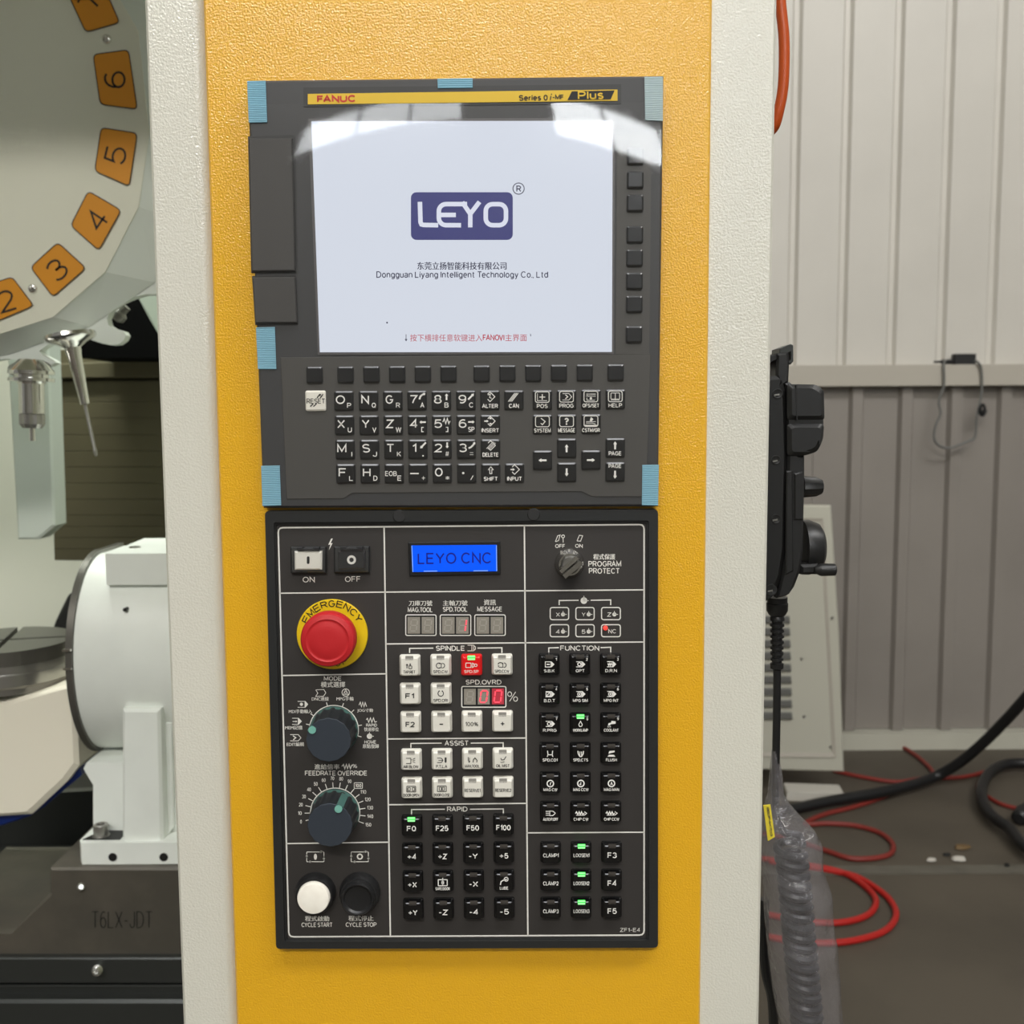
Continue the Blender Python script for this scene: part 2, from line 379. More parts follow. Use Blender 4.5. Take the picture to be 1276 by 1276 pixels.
# --- a small single-stroke sans serif: every letter is a set of centre lines
def _a(cx, cy, rx, ry, a0, a1, n=7):
    n = max(3, int(abs(a1 - a0) / 180 * n) + 1)
    return [(cx + rx * math.cos(math.radians(a0 + (a1 - a0) * i / n)), cy + ry * math.sin(math.radians(a0 + (a1 - a0) * i / n))) for i in range(n + 1)]
GL = {
 'A': (.70, [[(0, 0), (.35, 1), (.70, 0)], [(.12, .33), (.58, .33)]]),
 'B': (.60, [[(.33, .53), (0, .53), (0, 1), (.33, 1)] + _a(.33, .765, .22, .235, 90, -90), [(0, .53), (0, 0), (.35, 0)] + _a(.35, .265, .25, .265, -90, 90)]),
 'C': (.70, [_a(.37, .5, .37, .5, 42, 318, 9)]),
 'D': (.65, [[(0, 0), (0, 1), (.26, 1)] + _a(.26, .5, .39, .5, 90, -90, 9) + [(0, 0)]]),
 'E': (.55, [[(.55, 1), (0, 1), (0, 0), (.55, 0)], [(0, .52), (.50, .52)]]),
 'F': (.52, [[(.52, 1), (0, 1), (0, 0)], [(0, .52), (.46, .52)]]),
 'G': (.74, [_a(.37, .5, .37, .5, 42, 350, 9) + [(.74, .46), (.42, .46)]]),
 'H': (.62, [[(0, 0), (0, 1)], [(.62, 0), (.62, 1)], [(0, .52), (.62, .52)]]),
 'I': (.0, [[(0, 0), (0, 1)]]),
 'J': (.44, [[(.44, 1), (.44, .24)] + _a(.22, .24, .22, .24, 0, -180)]),
 'K': (.62, [[(0, 0), (0, 1)], [(.60, 1), (0, .36)], [(.20, .58), (.62, 0)]]),
 'L': (.50, [[(0, 1), (0, 0), (.50, 0)]]),
 'M': (.76, [[(0, 0), (0, 1), (.38, .12), (.76, 1), (.76, 0)]]),
 'N': (.62, [[(0, 0), (0, 1), (.62, 0), (.62, 1)]]),
 'O': (.76, [_a(.38, .5, .38, .5, 0, 360, 9)]),
 'P': (.58, [[(0, 0), (0, 1), (.32, 1)] + _a(.32, .73, .26, .27, 90, -90) + [(0, .46)]]),
 'Q': (.76, [_a(.38, .5, .38, .5, 0, 360, 9), [(.46, .24), (.76, -.04)]]),
 'R': (.62, [[(0, 0), (0, 1), (.34, 1)] + _a(.34, .74, .26, .26, 90, -90) + [(0, .48)], [(.34, .48), (.62, 0)]]),
 'S': (.60, [_a(.30, .745, .28, .255, 30, 225, 7) + [(.42, .49)] + _a(.31, .265, .29, .265, 42, -150, 7)]),
 'T': (.62, [[(0, 1), (.62, 1)], [(.31, 1), (.31, 0)]]),
 'U': (.62, [[(0, 1), (0, .31)] + _a(.31, .31, .31, .31, 180, 360) + [(.62, 1)]]),
 'V': (.66, [[(0, 1), (.33, 0), (.66, 1)]]),
 'W': (.94, [[(0, 1), (.22, 0), (.47, .94), (.72, 0), (.94, 1)]]),
 'X': (.64, [[(0, 0), (.64, 1)], [(0, 1), (.64, 0)]]),
 'Y': (.66, [[(0, 1), (.33, .46), (.66, 1)], [(.33, .46), (.33, 0)]]),
 'Z': (.60, [[(0, 1), (.60, 1), (0, 0), (.60, 0)]]),
 '0': (.52, [_a(.26, .5, .26, .5, 0, 360, 9)]),
 '1': (.22, [[(0, .74), (.22, 1), (.22, 0)]]),
 '2': (.52, [_a(.26, .73, .26, .27, 165, -20) + [(.44, .5), (0, 0), (.54, 0)]]),
 '3': (.52, [_a(.26, .75, .24, .25, 155, -80) + [(.22, .52)], [(.22, .52)] + _a(.26, .265, .27, .265, 85, -155)]),
 '4': (.56, [[(.41, 0), (.41, 1), (0, .29), (.56, .29)]]),
 '5': (.52, [[(.48, 1), (.08, 1), (.04, .52)] + _a(.25, .32, .27, .32, 125, -150)]),
 '6': (.52, [_a(.26, .31, .26, .31, 0, 360, 8), _a(.30, .5, .30, .5, 60, 190, 7)]),
 '7': (.52, [[(0, 1), (.52, 1), (.30, .5), (.18, 0)]]),
 '8': (.52, [_a(.26, .755, .22, .245, 0, 360, 7), _a(.26, .265, .26, .265, 0, 360, 7)]),
 '9': (.52, [_a(.26, .69, .26, .31, 0, 360, 8), _a(.22, .5, .30, .5, -120, 10, 7)]),
 '.': (.0, [[(0, 0), (0, .03)]]), ',': (.0, [[(.02, .05), (-.04, -.14)]]), '-': (.32, [[(0, .42), (.32, .42)]]), '+': (.6, [[(0, .46), (.6, .46)], [(.3, .14), (.3, .78)]]),
 '=': (.5, [[(0, .3), (.5, .3)], [(0, .6), (.5, .6)]]), '/': (.36, [[(0, -.04), (.36, 1.04)]]), '%': (.84, [_a(.17, .76, .17, .24, 0, 360, 6), _a(.67, .24, .17, .24, 0, 360, 6), [(.16, 0), (.68, 1)]]),
 '#': (.56, [[(.12, 0), (.22, 1)], [(.36, 0), (.46, 1)], [(0, .3), (.54, .3)], [(.03, .7), (.57, .7)]]), '?': (.46, [_a(.23, .76, .23, .24, 170, -60) + [(.22, .46), (.22, .28)], [(.22, .0), (.22, .04)]]),
 '[': (.24, [[(.24, 1), (0, 1), (0, 0), (.24, 0)]]), ']': (.24, [[(0, 1), (.24, 1), (.24, 0), (0, 0)]]), '*': (.44, [[(.22, .3), (.22, .8)], [(0, .42), (.44, .68)], [(0, .68), (.44, .42)]]),
 'a': (.46, [_a(.22, .56, .22, .17, 160, 0, 5) + [(.44, 0)], [(.44, .40), (.2, .38)] + _a(.17, .2, .17, .2, 90, 270, 5) + [(.3, .03), (.44, .16)]]),
 'c': (.44, [_a(.25, .365, .25, .365, 48, 312, 8)]), 'd': (.48, [_a(.24, .365, .24, .365, 0, 360, 8), [(.48, 1), (.48, 0)]]),
 'e': (.48, [[(0, .38), (.48, .38)] + _a(.24, .365, .24, .365, 4, 315, 8)]), 'g': (.48, [_a(.24, .365, .24, .365, 0, 360, 8), [(.48, .73), (.48, -.05)] + _a(.25, -.05, .23, .20, 0, -150, 5)]),
 'h': (.45, [[(0, 0), (0, 1)], [(0, .45)] + _a(.225, .5, .225, .23, 170, 0, 5) + [(.45, 0)]]), 'i': (.0, [[(0, 0), (0, .73)], [(0, .93), (0, 1)]]), 'l': (.0, [[(0, 0), (0, 1)]]),
 'n': (.45, [[(0, 0), (0, .73)], [(0, .45)] + _a(.225, .5, .225, .23, 170, 0, 5) + [(.45, 0)]]), 'o': (.50, [_a(.25, .365, .25, .365, 0, 360, 8)]),
 'r': (.26, [[(0, 0), (0, .73)], [(0, .45), (.08, .64), (.26, .72)]]), 's': (.42, [_a(.21, .55, .19, .18, 30, 225, 5) + [(.3, .36)] + _a(.21, .185, .2, .185, 42, -150, 5)]),
 't': (.28, [[(.12, .95), (.12, .14), (.18, .02), (.28, .02)], [(0, .73), (.27, .73)]]), 'u': (.45, [[(0, .73), (0, .23)] + _a(.225, .23, .225, .23, 180, 350, 5), [(.45, .73), (.45, 0)]]),
 'y': (.46, [[(0, .73), (.23, .02)], [(.46, .73), (.20, -.10), (.12, -.24), (.02, -.24)]]),
}
def layout(t, gap=.24):
    x = 0; out = []
    for i_, ch in enumerate(t):
        if ch == ' ': x += .30; continue
        w, st = GL[ch]
        for s_ in st: out.append([(x + p[0], p[1]) for p in s_])
        x += w + gap
        nxt = t[i_ + 1] if i_ + 1 < len(t) else ''
        if ch + nxt in ('FA', 'AT', 'TA', 'LY', 'AY', 'YA', 'LT', 'PA', 'RA', 'AV', 'OV', 'AC', 'CY', 'LA', 'To', 'Te', 'TO', 'FR'): x -= .12
    return out

class PR:
    """flat print on the plane Y, measured on the photograph's pixel grid"""
    def __init__(s, Y): s.Y = Y; s.m = MB(); s.lift = 0.0
    def pt(s, x, y): return P(x, y, s.Y)
    def text(s, t, cx, cy, w, h, bold=0.0, rot=0.0):
        if all(ch in GL or ch == ' ' for ch in t):
            return s.strokes(t, cx, cy, w, h, bold, rot)
        vs, fs = text_geo(t, 0.0)
        if bold:      # heavier strokes: a second impression a hair to the side
            k_ = min(.5, bold * 40)
            vs = [(u - k_ / 2 / w, v) for u, v in vs] + [(u + k_ / 2 / w, v) for u, v in vs]
            n_ = len(vs) // 2; fs = list(fs) + [tuple(i + n_ for i in f) for f in fs]
        ca, sa = math.cos(math.radians(rot)), math.sin(math.radians(rot))
        out = []
        for i_, (u, v) in enumerate(vs):
            a, b = u * w, v * h
            p = s.pt(cx + a * ca - b * sa, cy - (a * sa + b * ca))
            if bold and i_ >= len(vs) // 2: p.y -= .00005
            out.append(p)
        s.m.add(out, fs); return s
    def strokes(s, t, cx, cy, w, h, bold=0.0, rot=0.0):
        st = layout(t)
        xs = [p[0] for q in st for p in q]; ys = [p[1] for q in st for p in q]
        x0, x1, y0, y1 = min(xs), max(xs), min(ys), max(ys)
        flat = (y1 - y0) < .1
        wt = max(.62, (min(w, h) if flat else h) * (.115 + bold * 5.0))
        if flat: wt = max(.8, h)
        W_, H_ = max(w - wt, 0), max(h - wt, 0)
        sx = W_ / (x1 - x0) if x1 - x0 > 1e-4 else 0
        sy = H_ / (y1 - y0) if y1 - y0 > 1e-4 else 0
        ca, sa = math.cos(math.radians(rot)), math.sin(math.radians(rot))
        for q in st:
            pts = []
            cl = len(q) > 4 and abs(q[0][0] - q[-1][0]) < 1e-6 and abs(q[0][1] - q[-1][1]) < 1e-6
            for (px_, py_) in (q[:-1] if cl else q):
                a_ = (px_ - (x0 + x1) / 2) * sx; b_ = (py_ - (y0 + y1) / 2) * sy
                pts.append((cx + a_ * ca - b_ * sa, cy - (a_ * sa + b_ * ca)))
            z = [pts[0]]
            for p in pts[1:]:
                if math.hypot(p[0] - z[-1][0], p[1] - z[-1][1]) > .02: z.append(p)
            ln = sum(math.hypot(z[k][0] - z[k + 1][0], z[k][1] - z[k + 1][1]) for k in range(len(z) - 1))
            if ln < wt * .8: z = [(z[0][0] - wt / 2, z[0][1]), (z[0][0] + wt / 2, z[0][1])]; cl = False
            s.line(z, wt, cl)
        return s
    def line(s, pts, w=1.0, close=False):
        n = len(pts); L = []; Rr = []
        for i in range(n):
            p = pts[i]
            a = pts[(i - 1) % n] if (close or i > 0) else None
            b = pts[(i + 1) % n] if (close or i < n - 1) else None
            def nrm(p, q):
                dx, dy = q[0] - p[0], q[1] - p[1]; l = math.hypot(dx, dy) or 1e-6
                return (-dy / l, dx / l)
            ns = []
            if a is not None: ns.append(nrm(a, p))
            if b is not None: ns.append(nrm(p, b))
            nx = sum(q[0] for q in ns); ny = sum(q[1] for q in ns); l = math.hypot(nx, ny) or 1e-6
            nx /= l; ny /= l
            k = 1.0 / max(0.35, nx * ns[0][0] + ny * ns[0][1])
            L.append((p[0] + nx * w / 2 * k, p[1] + ny * w / 2 * k)); Rr.append((p[0] - nx * w / 2 * k, p[1] - ny * w / 2 * k))
        vs = [s.pt(*q) for q in L] + [s.pt(*q) for q in Rr]
        fs = []
        for i in range(n if close else n - 1):
            j = (i + 1) % n
            fs.append((i, i + n, j + n, j))
        s.m.add(vs, fs); return s
    def poly(s, pts):
        s.m.add([s.pt(*q) for q in pts], [tuple(range(len(pts)))]); return s
    def arc(s, cx, cy, r, a0, a1, w=1.0, n=None, ry=None):
        n = n or max(6, int(abs(a1 - a0) / 12)); ry = ry or r
        cl = abs(a1 - a0) >= 359.9
        pts = [(cx + r * math.cos(math.radians(a0 + (a1 - a0) * i / n)), cy - ry * math.sin(math.radians(a0 + (a1 - a0) * i / n))) for i in range(n if cl else n + 1)]
        return s.line(pts, w, cl)
    def disc(s, cx, cy, r, n=14, ry=None):
        ry = ry or r
        return s.poly([(cx + r * math.cos(2 * PI * i / n), cy + ry * math.sin(2 * PI * i / n)) for i in range(n)])
    def rrect(s, x0, y0, x1, y1, r=1.5, w=1.0):
        return s.line(rrp(x0, y0, x1, y1, r), w, True)
    def arrow(s, x0, y0, x1, y1, w=1.6, hw=4.2, hl=3.2):
        dx, dy = x1 - x0, y1 - y0; l = math.hypot(dx, dy); ux, uy = dx / l, dy / l
        bx, by = x1 - ux * hl, y1 - uy * hl
        return s.poly([(x0 - uy * w / 2, y0 + ux * w / 2), (bx - uy * w / 2, by + ux * w / 2), (bx - uy * hw / 2, by + ux * hw / 2), (x1, y1),
                       (bx + uy * hw / 2, by - ux * hw / 2), (bx + uy * w / 2, by - ux * w / 2), (x0 + uy * w / 2, y0 - ux * w / 2)])
    def obj(s, name, m, parent, label=None): return obj(name, s.m, m, parent, None, label=label)
def rrp(x0, y0, x1, y1, r, n=3):
    out = []
    for (cx, cy, a0) in ((x1 - r, y0 + r, -90), (x1 - r, y1 - r, 0), (x0 + r, y1 - r, 90), (x0 + r, y0 + r, 180)):
        for k in range(n + 1):
            a = math.radians(a0 + 90 * k / n)
            out.append((cx + r * math.cos(a), cy + r * math.sin(a)))
    return out
def rpoly(pts, r, n=3):
    """round the corners of a pixel polygon"""
    out = []
    N_ = len(pts)
    for i in range(N_):
        p = Vector(pts[i]); a = Vector(pts[i - 1]); b = Vector(pts[(i + 1) % N_])
        da = (a - p).normalized(); db = (b - p).normalized()
        rr = min(r, (a - p).length / 2, (b - p).length / 2)
        p0 = p + da * rr; p1 = p + db * rr
        for k in range(n + 1):
            t = k / n
            q = p0 * (1 - t) ** 2 + p * 2 * t * (1 - t) + p1 * t * t
            out.append((q.x, q.y))
    return out
#@@SETTING
# ================================================================== SETTING: the hall
YW = 3.78
wx0 = P(995, 0, YW).x; wsp = (P(1250.6, 0, YW).x - wx0) / 4
ZR = P(1150, 468, YW).z                      # height of the rail
def corrugated(z0, z1, rw, dep, off, Y):
    """sheet with ribs standing towards the camera"""
    top = []
    for k in range(-26, 14):
        c = wx0 + off + k * wsp
        top += [(c - rw / 2 - 0.012, Y), (c - rw / 2, Y + dep), (c + rw / 2, Y + dep), (c + rw / 2 + 0.012, Y)]
    mb = MB()
    n = len(top)
    vs = [Vector((x, y, z0)) for x, y in top] + [Vector((x, y, z1)) for x, y in top]
    mb.add(vs, [(i, i + 1, i + n + 1, i + n) for i in range(n - 1)])
    return mb
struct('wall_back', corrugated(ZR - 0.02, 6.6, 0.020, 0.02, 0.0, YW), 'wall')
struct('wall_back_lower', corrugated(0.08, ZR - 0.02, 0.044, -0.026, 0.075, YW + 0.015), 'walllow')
mb = MB().box((-4.8, YW - 0.05, ZR - 0.045), (4.2, YW + 0.03, ZR + 0.045))
struct('trim_1', mb, 'rail')
mb = MB().box((-4.8, YW - 0.045, 0.0), (4.2, YW + 0.04, 0.075))
struct('baseboard_back', mb, 'panelwhite')
mb = MB().box((-9, -10, -0.05), (9, YW + 0.2, 0.0))
struct('floor', mb, 'floor')
mb = MB().box((-3.5, -10, 6.6), (9, YW + 0.2, 6.7))
struct('ceiling', mb, 'ceil')
# a shallow dusty joint across the concrete
a = PF(900, 1086); b = PF(1300, 1086)
mb = MB().box((-1.2, PF(1100, 1090).y, 0.0), (3.0, PF(1100, 1080).y, 0.004))
struct('trim_2', mb, 'joint')
# far wall behind the photographer with two banks of windows
YB = -9.0
banks = [(-1.80, -0.42, 18.25, 19.6), (0.42, 1.75, 18.0, 20.0), (2.05, 4.6, 12.0, 24.0)]
def zl_(e): return CZ + abs(YB) * math.tan(math.radians(e))
mb = MB(); xprev = -9
for (xa, xb, e0, e1) in banks:
    mb.box((xprev, YB - 0.1, 0), (xa, YB, 6.6)); mb.box((xa, YB - 0.1, 0), (xb, YB, zl_(e0))); mb.box((xa, YB - 0.1, zl_(e1)), (xb, YB, 6.6)); xprev = xb
mb.box((xprev, YB - 0.1, 0), (9, YB, 6.6))
struct('wall_front', mb, 'ceil')
for wi, (xa, xb, e0, e1) in enumerate(banks):
    w = struct('window_%d' % (wi + 1), MB().box((xa, YB - 0.08, zl_(e0)), (xb, YB - 0.06, zl_(e1))), ('strip_left', 'strip_right', 'glasswin')[wi])
    n = max(3, int((xb - xa) / 0.45))
    for k in range(1, n):
        xm = xa + (xb - xa) * k / n
        obj('window_bar', MB().box((xm - 0.012, YB - 0.06, zl_(e0)), (xm + 0.012, YB - 0.01, zl_(e1))), 'mullion', w)
w = struct('window_4', MB().box((-2.6, -2.9, 6.57), (4.5, -1.9, 6.598)), 'skylight')  # unseen glowing strip overhead, added to put highlights on the key bevels
for k in range(1, 6):
    obj('window_bar', MB().box((-2.6 + 7.1 * k / 6 - .03, -2.9, 6.54), (-2.6 + 7.1 * k / 6 + .03, -1.9, 6.569)), 'mullion', w)

# ================================================================== THE MACHINE
mach = thing('machining_centre', 'cream machining centre enclosure with a wide yellow front panel, standing in the hall', 'machine', (0, 0.4, 0))
def yl(y): return 252 + 44 * y / 1276
def yr(y): return 887 - 14 * y / 1276
Zt, Zb = P(600, -110, 0).z, P(600, 1390, 0).z
XL = P(yl(600), 600, 0).x; XR = P(yr(600), 600, 0).x
XWL = P(204, 640, 0.006).x; XWR = P(957, 640, 0.003).x
mb = MB()
def colm(profile, z0, z1, mb):
    return mb.loft([[Vector((x, y, z0)) for x, y in profile], [Vector((x, y, z1)) for x, y in profile]])
# yellow skin, edges turned back
colm([(XL, 0.014), (XL, 0.0015), (XL + 0.0015, 0), (XR - 0.0015, 0), (XR, 0.0015), (XR, 0.014)], 0.25, 2.31, mb)
obj('front_panel', mb, 'yellow', mach, label='yellow textured front panel carrying the controls')
mb = MB()
arc = [(XL - 0.010 + 0.010 * math.sin(math.radians(a)), 0.016 - 0.010 * math.cos(math.radians(a))) for a in range(0, 91, 10)]
colm([(XWL, 0.06), (XWL, 0.008), (XWL + 0.002, 0.006)] + arc + [(XL, 0.06)], 0.12, 2.31, mb)
obj('left_column', mb, 'white', mach, smooth=True, label='cream column left of the yellow panel')
mb = MB()
colm([(XR, 0.06), (XR, 0.003), (XWR - 0.002, 0.003), (XWR, 0.005), (XWR, 0.06)], 0.12, 2.31, mb)
obj('right_column', mb, 'white', mach, label='cream column right of the yellow panel')
XS = XWR - 0.03
mb = MB().box((XL, 0.016, 0.12), (XR, 0.06, 2.31)); obj('panel_back', mb, 'white', mach)
mb = MB().box((-2.2, 0.061, 2.28), (XS, 0.10, 2.50)); obj('header', mb, 'white', mach)
mb = MB().box((-2.2, 0.101, 2.451), (XWR, 2.2, 2.50)); obj('roof', mb, 'inwall', mach)
mb = MB().box((-2.24, 0.10, 0.12), (-2.20, 2.2, 2.45)); obj('far_side_wall', mb, 'inwall', mach)
YI = 1.95
mb = MB().box((-2.2, YI, 0.12), (XS, YI + 0.03, 2.45)); obj('inner_back_wall', mb, 'inwall', mach)
mb = MB().box((XS, 0.061, 0.12), (XS + 0.028, 2.2, 2.45)); obj('right_side_wall', mb, 'white', mach)
mb = MB().box((-2.2, 0.06, 0.10), (XS, 2.2, 0.118)); obj('base_tray', mb, 'deep', mach)
# way cover behind the work table
mb = MB().prism_px([(62, 437), (240, 428), (240, 700), (68, 698)], 1.50, 1.56)
wc = obj('way_cover', mb, 'brown', mach, label='brown folded way cover')
ys = [458]
y = 474
fold = 0
yy = [475, 500.5, 521, 542, 562, 582, 602, 622, 642, 656, 670, 684, 698]
for k in range(len(yy) - 1):
    Yk = 1.478
    m = MB().prism_px([(68, yy[k]), (250, yy[k]), (250, yy[k + 1] - .45), (68, yy[k + 1] - .45)], Yk, 1.499)
    obj('fold', m, 'brown', wc)
m = MB().prism_px([(64, 453), (250, 446), (250, 470), (64, 472)], 1.46, 1.499, 0.003); obj('top_rail', m, 'brown', wc)
m = MB().lathe(P(168, 438, 1.45), P(168, 446, 1.45), [(0, .005), (.012, .005)], 10); obj('screw', m, 'darksteel', wc)
mb = MB().prism_px([(128, 330), (260, 330), (260, 446), (100, 446), (100, 420)], 1.30, 1.45); obj('spindle_recess_shade', mb, 'void', mach, label='black recess behind the magazine')  # solid block; the shade of the recess is put into its black
mb = MB().prism_px([(170, 368), (200, 362), (240, 420), (205, 430), (186, 398)], 1.10, 1.29, .003); obj('spindle_arm', mb, 'ingrey', mach)
mb = MB().prism_px([(104, 690), (150, 690), (150, 790), (104, 790)], 1.57, 1.72); obj('spindle_post', mb, 'deep', mach)
mb = MB().prism_px(rpoly([(86, 738), (150, 738), (150, 800), (60, 800), (68, 775)], 7), 1.35, 1.47, .004); obj('slide_shroud', mb, 'deep', mach)
# hanging grey sheet guard left
mb = MB().prism_px([(8, 420), (60, 420), (68, 655), (48, 672), (22, 672)], 1.15, 1.20, 0.003)
obj('sheet_guard', mb, 'ingrey', mach, label='grey sheet guard with a chamfered lower corner')
# machine bed with engraved front
YBED = 0.695
bed = obj('bed_block', MB().prism_px([(62, 1082), (300, 1082), (300, 1193), (-120, 1193), (-120, 1166), (12, 1166), (62, 1113)], YBED, 1.0, 0.003), 'bed', mach, label='dark machined steel block with engraved letters')
pr = PR(YBED - 0.0008); pr.text('T6LX-JDT', 152, 1146, 76, 21, -0.012); pr.obj('engraving', 'deep', bed)
m = MB().prism_px([(62, 1082), (300, 1082), (300, 1078), (104, 1040), (97, 1060)], YBED + .02, YBED + .021)
ch = MB().lathe(P(101, 1105, YBED), P(101, 1105, YBED - .006), [(0, .0055), (.004, .0055), (.005, .004), (.003, .003)], 16)
obj('screw', ch, 'chrome', bed, smooth=True)
m = MB().prism_px([(-120, 1194), (300, 1194), (300, 1226), (-120, 1226)], YBED - .012, YBED + .2, .002); sp = obj('slide_plate', m, 'bedplate', mach)
m = MB().prism_px([(-120, 1228), (300, 1228), (300, 1246), (-120, 1246)], YBED - .004, YBED + .2, .002); obj('slide_plate', m, 'bedplate', mach)
m = MB().prism_px([(-120, 1247), (300, 1247), (300, 1400), (-120, 1400)], YBED - .024, YBED + .2, .004); obj('slide_plate', m, 'bedplate', mach)
m = MB().lathe(P(122, 1208, YBED - .012), P(119, 1212, YBED - .035), [(0, .0075), (.008, .0075), (.009, .005), (.018, .005), (.019, .0035), (.016, .002)], 18); obj('screw', m, 'chrome', sp, smooth=True)
# dark floor of the work area
m = MB().box((-2.0, 0.8, P(60, 1120, 0.9).z - .03), (XS - .02, 1.9, P(60, 1120, 0.9).z - .02)); obj('chip_tray', m, 'deep', mach)
m = MB().prism_px([(-150, 1000), (120, 985), (120, 1120), (-150, 1120)], 1.16, 1.18); obj('chip_guard', m, 'bedplate', mach)

# ---------------------------------------------- tool magazine
YM = 0.75
F_ = [(-260, -160), (105, -160), (150, 0), (172, 38), (186, 165), (173, 257), (131, 339), (66, 395), (0, 416), (-90, 424), (-260, 400)]
G_ = [(-260, -190), (150, -190), (215, -20), (236, 30), (252, 165), (240, 285), (193, 352), (112, 407), (10, 442), (-90, 455), (-260, 440)]
mag = thing('tool_magazine', 'large grey-green round tool magazine with orange numbered plates, upper left inside the machine', 'tool magazine', P(60, 440, .85))
front = [P(x, y, YM) for x, y in F_]
mid = [P(x, y, YM + .035) for x, y in G_]
back = [Vector((p.x, YM + .05, p.z)) for p in front]
mb = MB(); mb.add(front + [Vector((v.x, YM + .02, v.z)) for v in front], [tuple(reversed(range(len(front))))] + [(i, (i + 1) % 11, (i + 1) % 11 + 11, i + 11) for i in range(11)])
obj('cover_face', mb, 'magface', mag)
skirt = MB()
inner = [Vector((p.x, YM + .0015, p.z)) for p in front]
skirt.add(inner + mid, [(i, (i + 1) % 11, (i + 1) % 11 + 11, i + 11) for i in range(11)])
obj('skirt', skirt, 'magskirt', mag, label='paler sloping skirt with scalloped notches')
outl = [(250, -200), (252, 165), (252, 352), (193, 367), (182, 366.5), (165, 371), (148, 378), (137, 387), (133, 397), (135, 405), (141, 409), (154, 413), (157, 418), (154, 424), (147, 429), (138, 430), (127, 428), (115, 424),
        (104, 421), (84, 421), (66, 426), (54, 433), (49, 438), (54, 443), (66, 449), (69, 452), (62, 456), (50, 456), (38, 453), (25, 449), (8, 447), (0, 448), (-20, 452), (-120, 470), (-260, 470), (-260, -200)]
mb = MB().prism_px(outl, YM + .036, YM + .055)
obj('rim_plate', mb, 'magskirt', mag, label='scalloped rim plate')
# numbered plates
plates = [('7', [(72, -35), (116, -48), (149, 28), (107, 40)], 65, (112, 0)),
          ('6', [(116, 68), (160, 62), (171, 136), (125, 130)], 88, (143, 99)),
          ('5', [(126, 159), (171, 166), (161, 232), (118, 213)], 76, (144, 193)),
          ('4', [(110, 238), (151, 262), (123, 312), (88, 281)], 56, (121, 274)),
          ('3', [(72, 302), (107, 334), (66, 370), (38, 333)], 43, (71, 336)),
          ('2', [(-18, 356), (15, 345), (42, 381), (-8, 402)], 17, (8, 375)),
          ('1', [(-72, 352), (-36, 360), (-40, 404), (-84, 398)], 0, (-58, 378))]
for (n, q, rot, cc) in plates:
    m = MB().prism_px(rpoly(q, 6), YM - .0016, YM - .0002); pl = obj('number_plate', m, 'orange', mag)
    pr = PR(YM - .002); pr.text(n, cc[0], cc[1], (15 if n == '1' else 21), 27, -0.004, rot)
    c = (sum(p[0] for p in q) / 4, sum(p[1] for p in q) / 4)
    pr.line(rpoly(q, 6), 1.2, True)
    pr.obj('numeral', 'inkblack', pl)
for (sx, sy) in ((133, 49), (41, 360)):
    c = P(sx, sy, YM)
    m = MB().lathe(c, c + Vector((0, -1, 0)), [(0, .0068), (.001, .0066), (.003, .0052), (.0034, .0035), (.0022, .0028)], 18)
    obj('screw', m, 'chrome', mag, smooth=True)
# gripper pieces seen through the notches
m = MB().lathe(P(143, 398, YM + .07), P(152, 388, YM + .07), [(0, .006), (.004, .012), (.012, .012), (.016, .007), (.026, .007)], 14)
obj('gripper', m, 'darksteel', mag, smooth=True)
m = MB().lathe(P(12, 461, YM + .02), P(70, 458, YM + .02), [(0, .006), (.01, .011), (.05, .011), (.058, .006)], 12)
obj('gripper', m, 'darksteel', mag, smooth=True)

# ---------------------------------------------- tool holders
YT = 0.74
s_ = SP(40, 490, YT)
h1 = thing('collet_tool_holder', 'short chrome collet tool holder with a ringed flange, hanging straight down from the magazine', 'tool holder', P(41, 549, YT))
a = P(38.5, 448, YT); b = P(40.5, 549, YT)
m = MB().lathe(a, b, [(0, 14 * s_), (8 * s_, 22 * s_), (14 * s_, 27 * s_), (18 * s_, 27 * s_), (19 * s_, 20 * s_), (22 * s_, 20 * s_), (23 * s_, 27 * s_), (27 * s_, 27 * s_), (28 * s_, 17 * s_), (30 * s_, 16 * s_)], 40)
obj('flange', m, 'chrome', h1, smooth=True)
m = MB().lathe(a, b, [(30 * s_, 15 * s_), (67 * s_, 15 * s_)], 36); obj('body', m, 'chrome', h1, smooth=True)
m = MB().lathe(a, b, [(67 * s_, 13.5 * s_), (68 * s_, 14.5 * s_), (80 * s_, 14.5 * s_), (85 * s_, 11 * s_), (85 * s_, 5 * s_)], 36, 12, .05); obj('collet_nut', m, 'steel', h1, smooth=True)
m = MB().lathe(a, b, [(84 * s_, 3.6 * s_), (101 * s_, 3.6 * s_)], 14); obj('cutter', m, 'chrome', h1, smooth=True)
h2 = thing('slim_tool_holder', 'long tapering chrome tool holder with a thin cutter, tilted in the magazine notch', 'tool holder', P(119, 567, YT))
a = P(87, 416, YT); b = P(119.5, 567, YT)
m = MB().lathe(a, b, [(0, 30 * s_), (4 * s_, 31 * s_), (7 * s_, 29 * s_), (12 * s_, 18 * s_), (18 * s_, 9 * s_)], 40); obj('flange', m, 'chrome', h2, smooth=True)
m = MB().lathe(a, b, [(16 * s_, 10 * s_), (24 * s_, 9.2 * s_), (25 * s_, 8.6 * s_), (88 * s_, 5.4 * s_), (89 * s_, 3 * s_)], 30); obj('taper_body', m, 'chrome', h2, smooth=True)
m = MB().lathe(a, b, [(88 * s_, 2.2 * s_), (143 * s_, 1.9 * s_), (146 * s_, 2.4 * s_), (152 * s_, 2.2 * s_), (154.4 * s_, .8 * s_)], 14); obj('cutter', m, 'steel', h2, smooth=True)

